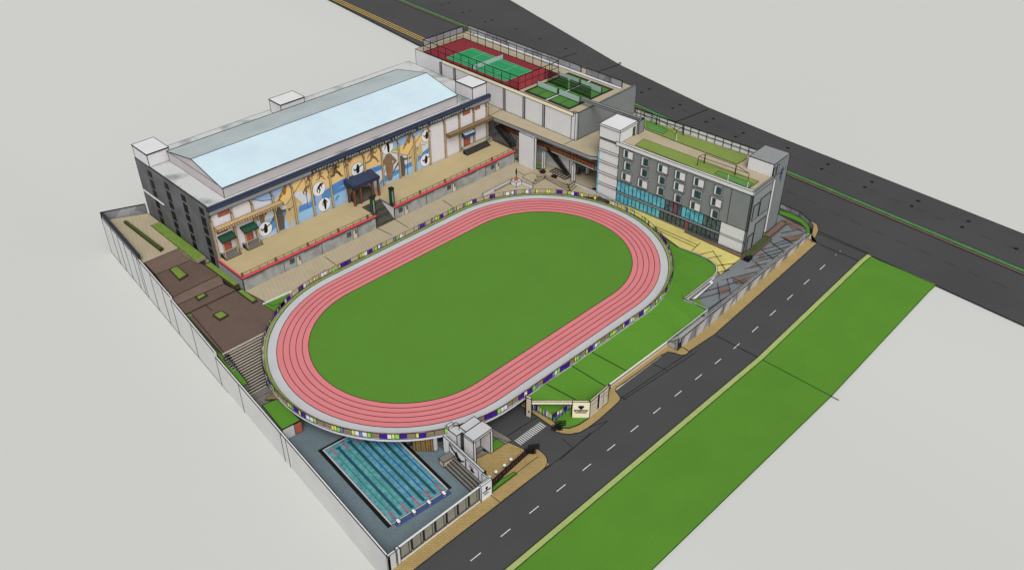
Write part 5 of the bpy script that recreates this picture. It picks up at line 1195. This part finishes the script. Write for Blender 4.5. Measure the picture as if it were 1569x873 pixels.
dd = (GQ-GR).normalized(); nn = Vector((dd.y, -dd.x))*.03
part('emblem', bmw, lambda m: m.face([(*(GR+dd*((GQ-GR).length*.4)+nn), -2.9), (*(GR+dd*((GQ-GR).length*.65)+nn), -2.9), (*(GR+dd*((GQ-GR).length*.65)+nn), -2.4), (*(GR+dd*((GQ-GR).length*.4)+nn), -2.4)], 'ink'))
# ---- coloured panel fences
SEQ = ['pbrown', 'purple', 'pwhite', 'pyellow', 'plime', 'pblue', 'pbrown', 'pyellow', 'purple', 'pblue', 'pwhite', 'plime']
COLN = dict(purple='deep purple slat panel', pwhite='white panel', pyellow='bright yellow slat panel', plime='lime green slat panel', pblue='pale blue slat panel', pbrown='brown mesh panel')
vf = thing('panel_fence', 'short colourful panel fence folding in a V behind the gate opening', 'fence', (-14, -34, -4))
V0, V1, V2 = Vector((-15.2, -29.6)), Vector((-14.0, -34.3)), Vector((-9.6, -34.9))
V0 = Vector(g(816.5, 627, -3.9)); V1 = Vector(g(846.5, 644.5, -3.9)); V2 = Vector(g(875, 628, -3.9))
for a, b, sq in ((V0, V1, ['pwhite', 'pblue', 'purple', 'pwhite', 'pyellow', 'plime', 'plime', 'pblue', 'pwhite', 'pwhite', 'pyellow', 'plime']), (V1, V2, ['purple', 'purple', 'pwhite', 'pyellow', 'pwhite', 'purple', 'purple', 'pwhite', 'pwhite'])):
    dd = (b-a).normalized(); L = (b-a).length; nn = Vector((dd.y, -dd.x)); N_ = len(sq)
    for i, c_ in enumerate(sq):
        p = a+dd*L*i/N_; q_ = a+dd*L*(i+1)/N_
        part('panel', vf, lambda m: m.prism([tuple(p+nn*.05), tuple(q_+nn*.05), tuple(q_-nn*.05), tuple(p-nn*.05)], -3.1 if a is V1 else -3.5, -2.25, c_), .02, COLN[c_])
    part('lower_slats', vf, lambda m: m.prism([tuple(a+nn*.04), tuple(b+nn*.04), tuple(b-nn*.04), tuple(a-nn*.04)], -3.9, -3.1 if a is V1 else -3.5, 'slats'), .03)
    for i in range(7): p = a+dd*L*i/6; part('post', vf, lambda m: m.bar((*(p+nn*.08), -3.9), (*(p+nn*.08), -2.2), .05, 'metaldark'))
# ---- fence round the track
tf = thing('track_fence', 'low fence with purple yellow white and lime panels circling the running track', 'fence', (0, 0, 0))
RF = 28.72; LS = 19.37
def fpt(s, R=RF):   # arc length parameter along the stadium, starting at the south-west straight end, going towards +X
    P1 = 2*LS; P2 = pi*R
    if s < P1: return Vector((-LS+s, -R)), Vector((0, -1))
    s -= P1
    if s < P2: t = -pi/2+s/R; return Vector((LS+R*cos(t), R*sin(t))), Vector((cos(t), sin(t)))
    s -= P2
    if s < P1: return Vector((LS-s, R)), Vector((0, 1))
    s -= P1; t = pi/2+s/R; return Vector((-LS+R*cos(t), R*sin(t))), Vector((cos(t), sin(t)))
PER = 4*LS+2*pi*RF; nb = 108; FHt = 1.25
random.seed(11); pans = []
def in_gap(s): return False
s = 0; k = 0
while s < PER-.3:
    r_ = random.random()
    c_ = SEQ[k % len(SEQ)] if r_ < .75 else random.choice(SEQ); k += 1
    w = {'purple': 1.35, 'pwhite': .8, 'pyellow': .55, 'plime': .7, 'pblue': .5, 'pbrown': 1.5}[c_]
    w *= random.uniform(.85, 1.15)
    pq, nq = fpt(s); away = nq.dot(Vector((CAMX, CAMY))-pq) < 0
    if not away or (c_ != 'pbrown' and random.random() < .62): pans.append((s, min(s+w, PER), c_, random.uniform(-.08, .1)))
    s += w+.04
def vis(s):
    p, n_ = fpt((s)); return (p.x-CAMX)**2+(p.y-CAMY)**2
pans.sort(key=lambda q: vis(q[0]))
def onepan(m, s0, s1, c_, dz, e=True):
    p, n0 = fpt(s0); q_, n1 = fpt(s1); o = .1 if c_ != 'pbrown' else .02
    m.prism([tuple(p+n0*o), tuple(q_+n1*o), tuple(q_+n1*(o+.06)), tuple(p+n0*(o+.06))], .12+dz, FHt-.08+dz, c_, e=e)
for s0, s1, c_, dz in pans[:96]:
    part('panel', tf, lambda m: onepan(m, s0, s1, c_, dz), .025, COLN[c_])
part('far_panels', tf, lambda m: [onepan(m, *q_) for q_ in pans[96:]], .022, 'remaining coloured panels', kind='stuff')
for i in range(96):
    s = PER*i/96; p, n_ = fpt(s)
    part('post', tf, lambda m: m.bar((*(p), -.1), (*(p), FHt+.05), .055, 'metaldark' if p.y < 10 else 'railbrown'))
def rails(m):
    N_ = 180
    for i in range(N_):
        a, _ = fpt(PER*i/N_); b, _ = fpt(PER*(i+1)/N_)
        m.bar((*a, FHt), (*b, FHt), .045, 'railbrown'); m.bar((*a, .1), (*b, .1), .03, 'railbrown')
part('rail', tf, rails)
# ================================================================== POOL
def pz(u, v, z=-4): return Vector(g(u, v, z))
sheet('pool_deck', [(*lw(10, .3), -4.02), (*lw(-38.5, .3), -4.02), (-34.4, -38.3, -4.02), (-33.8, -36, -4.02), (-32.8, -26, -4.02), (-26, -12, -4.02), (-30, 8, -4.02)], 'pooldeck', 'blue grey tiled deck around the swimming pool', edge=.04, thick=.4)
pl = thing('swimming_pool', 'teal outdoor swimming pool with dark lane lines', 'pool', (-45, -22, -4))
P1, P2, P3 = pz(487.9, 689.1), pz(595.8, 808), pz(694.4, 750.1)
dl = (P1-P2).normalized(); ds = (P3-P2); WD = ds.dot(Vector((dl.y, -dl.x))); ds = Vector((dl.y, -dl.x)); LP = (P1-P2).length
def pp(a, b, z=-4.0): q_ = P2+ds*a+dl*b; return (q_.x, q_.y, z)
def pstrip(m, a0, a1, b0, b1, z, mm, z0=None, e=False): m.prism([pp(a0, b0)[:2], pp(a1, b0)[:2], pp(a1, b1)[:2], pp(a0, b1)[:2]], z0 if z0 is not None else z-.01, z, mm, e=e)
part('drain', pl, lambda m: pstrip(m, -.15, .5, 0, LP+.0, -3.97, 'blackdrain'), 0, 'black overflow strip'); part('drain', pl, lambda m: pstrip(m, WD-.5, WD+.12, .2, LP, -3.97, 'blackdrain'), 0, 'black overflow strip'); part('drain', pl, lambda m: pstrip(m, .5, WD, LP-.45, LP, -3.972, 'blackdrain'))
part('rim', pl, lambda m: [pstrip(m, .5, .85, .2, LP-.45, -3.95, 'kerb', -4.05, True), pstrip(m, WD-.85, WD-.5, .3, LP-.45, -3.95, 'kerb', -4.05, True), pstrip(m, .85, WD-.85, .2, .45, -3.95, 'kerb', -4.05, True), pstrip(m, .85, WD-.85, LP-.8, LP-.45, -3.95, 'kerb', -4.05, True)], .02)
part('water', pl, lambda m: pstrip(m, .85, WD-.85, .45, LP-.8, -3.985, 'water'))
lanes = 4; a0, a1 = .85, WD-.85; rp_ = [a0+(a1-a0)*f for f in (.09, .30, .51, .72, .93)]; bl = [(rp_[i]+rp_[i+1])/2 for i in range(4)]
for a in bl: part('lane_line', pl, lambda m: [pstrip(m, a-.28, a+.28, .9, LP-2.0, -3.98, 'waterline', -3.984), pstrip(m, a-.5, a+.5, LP-2.0, LP-1.6, -3.98, 'waterline', -3.984)])
nm_ = ['leftmost green lane rope near the long boundary wall', 'second green lane rope from the boundary wall', 'blue lane rope in the middle of the pool', 'blue lane rope second from the bleachers', 'blue lane rope nearest the bleachers']
for i, a in enumerate(rp_):
    t = thing('lane_rope', nm_[i], 'lane rope', pp(a, LP/2, -3.93), 'lane ropes on the pool')
    mm = 'ropegreen' if i < 2 else 'ropeblue'
    part('float_line', t, lambda m: m.bar(pp(a, 2.8, -3.94), pp(a, LP-3.3, -3.94), .07, mm))
    part('end_float', t, lambda m: m.bar(pp(a, .5, -3.94), pp(a, 2.8, -3.94), .075, 'ropered')); part('end_float', t, lambda m: m.bar(pp(a, LP-3.3, -3.94), pp(a, LP-.9, -3.94), .075, 'ropered'))
part('starting_mat', pl, lambda m: pstrip(m, 1.1, WD-.6, -.75, .15, -3.99, 'poolblue'), 0, 'dark blue mat strip')
b0 = None
for i in range(4):
    a = 1.75+i*(WD-3.3)/3*.97; lb = ['starting block at the boundary wall end of the row', 'second starting block from the boundary wall', 'third starting block from the boundary wall', 'starting block nearest the bleachers'][i]
    c_ = pp(a, -.25, -4)
    if b0 is None:
        b0 = thing('starting_block', 'white '+lb, 'starting block', c_, 'white starting blocks at the pool edge', 0)
        def blk(m):
            q = [pp(a-.28, -.6)[:2], pp(a+.28, -.6)[:2], pp(a+.28, .25)[:2], pp(a-.28, .25)[:2]]
            m.prism(q, [-3.6]*2+[-3.55]*2, [-3.5, -3.5, -3.42, -3.42], 'muralwhite')
        part('top', b0, blk, .025); part('stem', b0, lambda m: m.prism([pp(a-.15, -.5)[:2], pp(a+.15, -.5)[:2], pp(a+.15, .0)[:2], pp(a-.15, .0)[:2]], -4, -3.6, 'marblewhite', e=False))
        base_c = c_
    else: copy_thing(b0, c_, 'white '+lb)
# pool fence on the street side
pf = thing('pool_fence', 'pale fence of framed mesh panels between pool and street pavement', 'fence', (-45, -38.4, -4))
part('base', pf, lambda m: m.box(-56.0, -36.7, -38.5, -38.1, -4.1, -3.35, 'white'), .04)
fxs = [-53.6+i*2.42 for i in range(8)]
for i, x in enumerate(fxs[:-1]):
    fr = part('frame', pf, lambda m: [m.box(x, x+2.3, -38.4, -38.25, -3.35, -3.2, 'metaldark'), m.box(x, x+2.3, -38.4, -38.25, -.6, -.45, 'metaldark'), m.box(x, x+.14, -38.4, -38.25, -3.2, -.6, 'metaldark'), m.box(x+2.16, x+2.3, -38.4, -38.25, -3.2, -.6, 'metaldark'), m.box(x+1.7, x+1.78, -38.4, -38.25, -3.2, -.6, 'metaldark')])
    part('mesh_panel', fr, lambda m: m.box(x+.14, x+2.16, -38.34, -38.3, -3.2, -.6, 'meshgrey', e=False))
part('coping', pf, lambda m: m.box(-53.9, -36.6, -38.45, -38.15, -.45, -.35, 'white', e=False))
part('end_pier', pf, lambda m: m.box(-54.3, -53.75, -38.55, -38.05, -4.1, -.35, 'white'), .04); part('end_pier', pf, lambda m: m.box(-56.05, -54.6, -38.6, -38.2, -4.1, -.35, 'offwhite'), .04)
# signed end pier
sp = thing('sign_pier', 'white pier with a small black emblem and two slanted lettering bars by the pool fence', 'sign wall', (-35.5, -38.4, -4))
part('pier', sp, lambda m: m.box(-36.6, -34.2, -38.7, -38.35, -4.1, -.2, 'muralwhite'), .04)
part('return_wall', sp, lambda m: m.box(-36.6, -34.2, -38.34, -38.0, -4.1, -.35, 'white').box(-34.45, -34.2, -38.0, -36.6, -4.1, -.35, 'white'), .04)
part('emblem', sp, lambda m: [m.tube((-35.4, -38.7, -1.3), (-35.4, -38.76, -1.3), .28, 'ink', 10), m.box(-35.5, -35.3, -38.76, -38.7, -1.75, -1.45, 'ink', e=False)])
part('lettering', sp, lambda m: letters(m, -36.3, -34.45, -2.2, .4, 11, lambda s, z: (s, -38.73, z))); part('lettering', sp, lambda m: letters(m, -35.95, -34.95, -2.8, .28, 7, lambda s, z: (s, -38.73, z)))
# wall with diver relief and bleachers
DA, DB = Vector((-34.2, -36.6)), Vector((-33.2, -25.4))
dw_ = thing('relief_wall', 'white wall with black swimmer reliefs behind the poolside bleachers', 'wall', (-33.6, -30, -4))
part('wall', dw_, lambda m: quad_wall(m, DB, DA, -4.1, -.25, .45, 'muralwhite', 'ring'), .05)
part('end_face', dw_, lambda m: m.box(-34.0, -33.5, -36.7, -36.42, -4.0, -.3, 'metaldark'), 0)
dd = (DA-DB).normalized(); wn = Vector((dd.y, -dd.x)); 
if wn.x > 0: wn = -wn
def ow(s, z, off=.04): p = DB+dd*s+wn*off; return (p.x, p.y, z)
def frame(m, s0, s1, z0, z1):
    for a, b in (((s0, z0), (s1, z0)), ((s1, z0), (s1, z1)), ((s1, z1), (s0, z1)), ((s0, z1), (s0, z0))): m.bar(ow(*a), ow(*b), .035, 'ink')
part('relief_frame', dw_, lambda m: (frame(m, 1.8, 6.4, -3.0, -.6), frame(m, 6.6, 10.0, -3.0, -.8)))
def swim(m):
    def st(a, b, r): m.bar(ow(a[0]-1.0, a[1]+.15, .07), ow(b[0]-1.0, b[1]+.15, .07), r, 'ink', r*.55)
    st((5.0, -1.9), (5.6, -2.7), .26); st((5.0, -1.7), (4.9, -1.4), .2); st((4.9, -1.9), (3.9, -1.6), .16); st((3.9, -1.6), (3.0, -.95), .12); st((5.4, -2.3), (6.3, -2.5), .15); st((6.3, -2.5), (7.1, -1.9), .12); st((5.6, -2.6), (5.9, -3.05), .16)
part('swimmer_relief', dw_, swim, 0, 'black swimmer with spread arms')
part('swimmer_relief', dw_, lambda m: [m.bar(ow(8.1, -2.0, .07), ow(8.8, -2.3, .07), .22, 'ink', .1), m.bar(ow(7.5, -1.4, .07), ow(8.6, -1.5, .07), .08, 'concretedark'), m.bar(ow(7.6, -1.5, .07), ow(8.2, -2.2, .07), .06, 'concretedark')], 0, 'small black and grey swimmer')
bl_ = thing('bleachers', 'long grey stepped bleachers facing the swimming pool', 'bleachers', (-34.5, -32, -4))
for k in range(4):
    def bs(m):
        p = DB+dd*3.0+wn*(.02+.55*k); q_ = DA+dd*.6+wn*(.02+.55*k); m.prism([tuple(p), tuple(q_), tuple(q_+wn*.55), tuple(p+wn*.55)], -4.0, -3.05-.23*k, 'concretedark')
    part('bench_row', bl_, bs, .045)
bt = Vector(g(677, 705, -3))
t = thing('plant_box', 'grey box shaped cabinet at the upper end of the bleachers', 'cabinet', (*bt, -4))
part('body', t, lambda m: m.prism([tuple(DB+dd*2.0+wn*.05), tuple(DB+dd*3.3+wn*.05), tuple(DB+dd*3.3+wn*2.4), tuple(DB+dd*2.0+wn*2.4)], -4, -2.7, 'creamshade', 'concretedark'), .05); part('lid', t, lambda m: m.prism([tuple(DB+dd*1.9+wn*.05), tuple(DB+dd*3.4+wn*.05), tuple(DB+dd*3.4+wn*2.5), tuple(DB+dd*1.9+wn*2.5)], -2.7, -2.6, 'concretedark'), .03)
t = thing('round_column', 'pale round column under the track deck by the pool', 'column', (-34.0, -24.0, -4)); part('shaft', t, lambda m: m.tube((-34.0, -24.0, -4), (-34.0, -24.0, -.6), .5, 'ring', 16)); part('base', t, lambda m: m.tube((-34.0, -24.0, -4), (-34.0, -24.0, -3.85), .6, 'concretedark', 16))
t = thing('slatted_gate', 'brown timber slatted screen under the track deck', 'screen', (-35.5, -22.6, -4)); 
part('panel', t, lambda m: m.prism([(-34.6, -24.2), (-37.0, -21.6), (-36.9, -21.5), (-34.5, -24.1)], -4, -1.0, 'woodslat'), .03)
part('frame', t, lambda m: [m.bar((-34.6+(-2.4)*i/8, -24.25+2.6*i/8, -4), (-34.6+(-2.4)*i/8, -24.25+2.6*i/8, -1.0), .05, 'planterbox') for i in range(9)])
# deck edge supporting walls
t = thing('retaining_wall', 'pale retaining wall under the track deck behind the pool', 'wall', (-45, 2, -4))
part('wall', t, lambda m: m.prism([(-46.6, 3.9), (-46.2, 3.5), (-42.5, -1.0), (-41.5, 4)], -4, -.6, 'offwhite'), .05)
# ================================================================== PORTAL BUILDING
ptl = thing('portal_building', 'white gate lodge with an open square portal frame beside the track', 'gatehouse', (-30, -29, -4))
def frm(m):
    x0, x1, y0, y1, z1 = -31.9, -27.4, -31.9, -29.4, 2.0
    m.box(x0, x0+.5, y0, y1, -3.9, z1-.45, 'marblewhite'); m.box(x1-.5, x1, y0, y1, -3.9, z1-.45, 'marblewhite'); m.box(x0, x1, y0, y1, z1-.45, z1, 'marblewhite', 'ring')
part('portal_frame', ptl, frm, .055, 'open white portal frame')
part('hall_box', ptl, lambda m: m.box(-31.1, -27.5, -29.2, -27.4, -3.9, 1.8, 'marblewhite', 'ring'), .055)
part('hatched_wall', ptl, lambda m: m.box(-31.6, -30.4, -29.38, -28.3, -3.9, 1.0, 'portalhatch'), .04, 'dark hatched side wall')
part('lobby_box', ptl, lambda m: m.box(-32.4, -30.2, -28.2, -25.6, -3.9, 1.0, 'marblewhite', 'ring'), .055)
part('lobby_parapet', ptl, lambda m: m.box(-32.45, -31.2, -26.1, -25.5, 1.0, 1.7, 'ring'), .045)
# black gate fence, sliding gates, white globes
bf = thing('gate_fence', 'black vertical bar fence along the tan forecourt', 'fence', (-28, -37, -4))
FA, FB = Vector((-33.9, -37.55)), Vector((-22.9, -36.55)); dd = (FB-FA).normalized(); LL_ = (FB-FA).length
part('lower_rail', bf, lambda m: m.bar((*FA, -3.75), (*FB, -3.75), .09, 'ink')); part('upper_rail', bf, lambda m: m.bar((*FA, -2.55), (*FB, -2.55), .09, 'ink'))
for i in range(20): p = FA+dd*LL_*(i+.5)/20; part('bar', bf, lambda m: m.bar((*(p-dd*.1), -3.75), (*(p-dd*.1), -2.5), .09 if i % 2 else .13, 'ink'))
part('backing', bf, lambda m: quad_wall(m, FA+Vector((0, .06)), FB+Vector((0, .06)), -3.7, -2.6, .03, 'brownpost'))
def slide(label, u, v):
    x, y = g(u, v, -4); t = thing('sliding_gate', label, 'gate', (x, y, -4), 'black sliding gates of the driveway')
    for k in range(2):
        o = Vector((x, y))+Vector((-.5+1.2*k, .1+.3*k)); dq = Vector((.7, -.7)) if k == 0 else Vector((.8, -.55))
        def gt(m):
            for z in (-3.75, -3.1, -2.6): m.bar((*(o-dq*1.0), z), (*(o+dq*1.0), z), .05, 'ink')
            for i in range(9): p = o+dq*(-1+i/4); m.bar((*p, -3.8), (*p, -2.6), .045, 'ink')
        part('gate_leaf', t, gt)
    part('gate_motor', t, lambda m: m.box(x-.3, x+.3, y-.3, y+.3, -4, -3.1, 'ink'))
slide('black sliding gate at the end of the tan forecourt', 816, 694)
slide('black sliding gate below the logo wall', 857, 658)
g0 = None
for u, v, lb in ((760, 722.5, 'white globe light on the tan forecourt, second from the sign pier'), (773, 712.5, 'white globe light on the tan forecourt, third from the sign pier'), (783, 703.5, 'white globe light nearest the driveway'), (749.5, 730.5, 'white globe light tucked behind the sign pier')):
    x, y = g(u, v, -3.5)
    if g0 is None:
        g0 = thing('globe_light', lb, 'globe light', (x, y, -3.9), 'white globe lights of the forecourt'); part('globe', g0, lambda m: m.ball((x, y, -3.5), .34, 'muralwhite')); part('base', g0, lambda m: m.tube((x, y, -3.9), (x, y, -3.75), .25, 'ink', 12)); part('band', g0, lambda m: m.tube((x, y, -3.53), (x, y, -3.47), .35, 'ink', 14))
    else: copy_thing(g0, (x, y, -3.9), lb)
EXPO = -0.25
# ================================================================== CAMERA, LIGHT
cam = bpy.data.cameras.new('camera'); co = bpy.data.objects.new('camera', cam); COL.objects.link(co)
co.location = (CAMX, CAMY, CAMZ)
f = Vector((cos(AZ)*cos(TH), sin(AZ)*cos(TH), -sin(TH)))
co.rotation_euler = f.to_track_quat('-Z', 'Y').to_euler()
cam.sensor_fit = 'HORIZONTAL'; cam.sensor_width = 36; cam.lens = 36*F_/1569
cam.shift_x = (784.5-CX)/1569; cam.shift_y = -(436.5-CY)/1569
cam.clip_start = 1; cam.clip_end = 12000
SC.camera = co
w = bpy.data.worlds.new('World'); SC.world = w; w.use_nodes = True
nt = w.node_tree; bg = nt.nodes['Background']
sk = nt.nodes.new('ShaderNodeTexSky'); sk.sky_type = 'NISHITA'; sk.sun_disc = False
SUN_EL, SUN_AZ = radians(52), radians(-127)   # sun direction measured from +X towards +Y
sk.sun_elevation = SUN_EL; sk.sun_rotation = pi/2-SUN_AZ; sk.air_density = 1; sk.dust_density = 3; sk.ozone_density = 1
hs = nt.nodes.new('ShaderNodeHueSaturation'); hs.inputs['Saturation'].default_value = .12
nt.links.new(sk.outputs[0], hs.inputs['Color']); nt.links.new(hs.outputs[0], bg.inputs['Color'])
bg.inputs['Strength'].default_value = .15
sl = bpy.data.lights.new('sun', 'SUN'); so = bpy.data.objects.new('sun', sl); COL.objects.link(so)
sl.energy = 1.45; sl.angle = radians(30); sl.color = (1, .99, .97)
d = Vector((cos(SUN_AZ)*cos(SUN_EL), sin(SUN_AZ)*cos(SUN_EL), sin(SUN_EL)))
so.rotation_euler = (-d).to_track_quat('-Z', 'Y').to_euler(); so.location = d*200
vs = SC.view_settings; vs.view_transform = 'Standard'; vs.look = 'None'; vs.gamma = 1; vs.exposure = EXPO; vs.use_curve_mapping = False
SC.render.engine = 'CYCLES'
try:
    SC.cycles.max_bounces = 8; SC.cycles.diffuse_bounces = 6
except Exception: pass
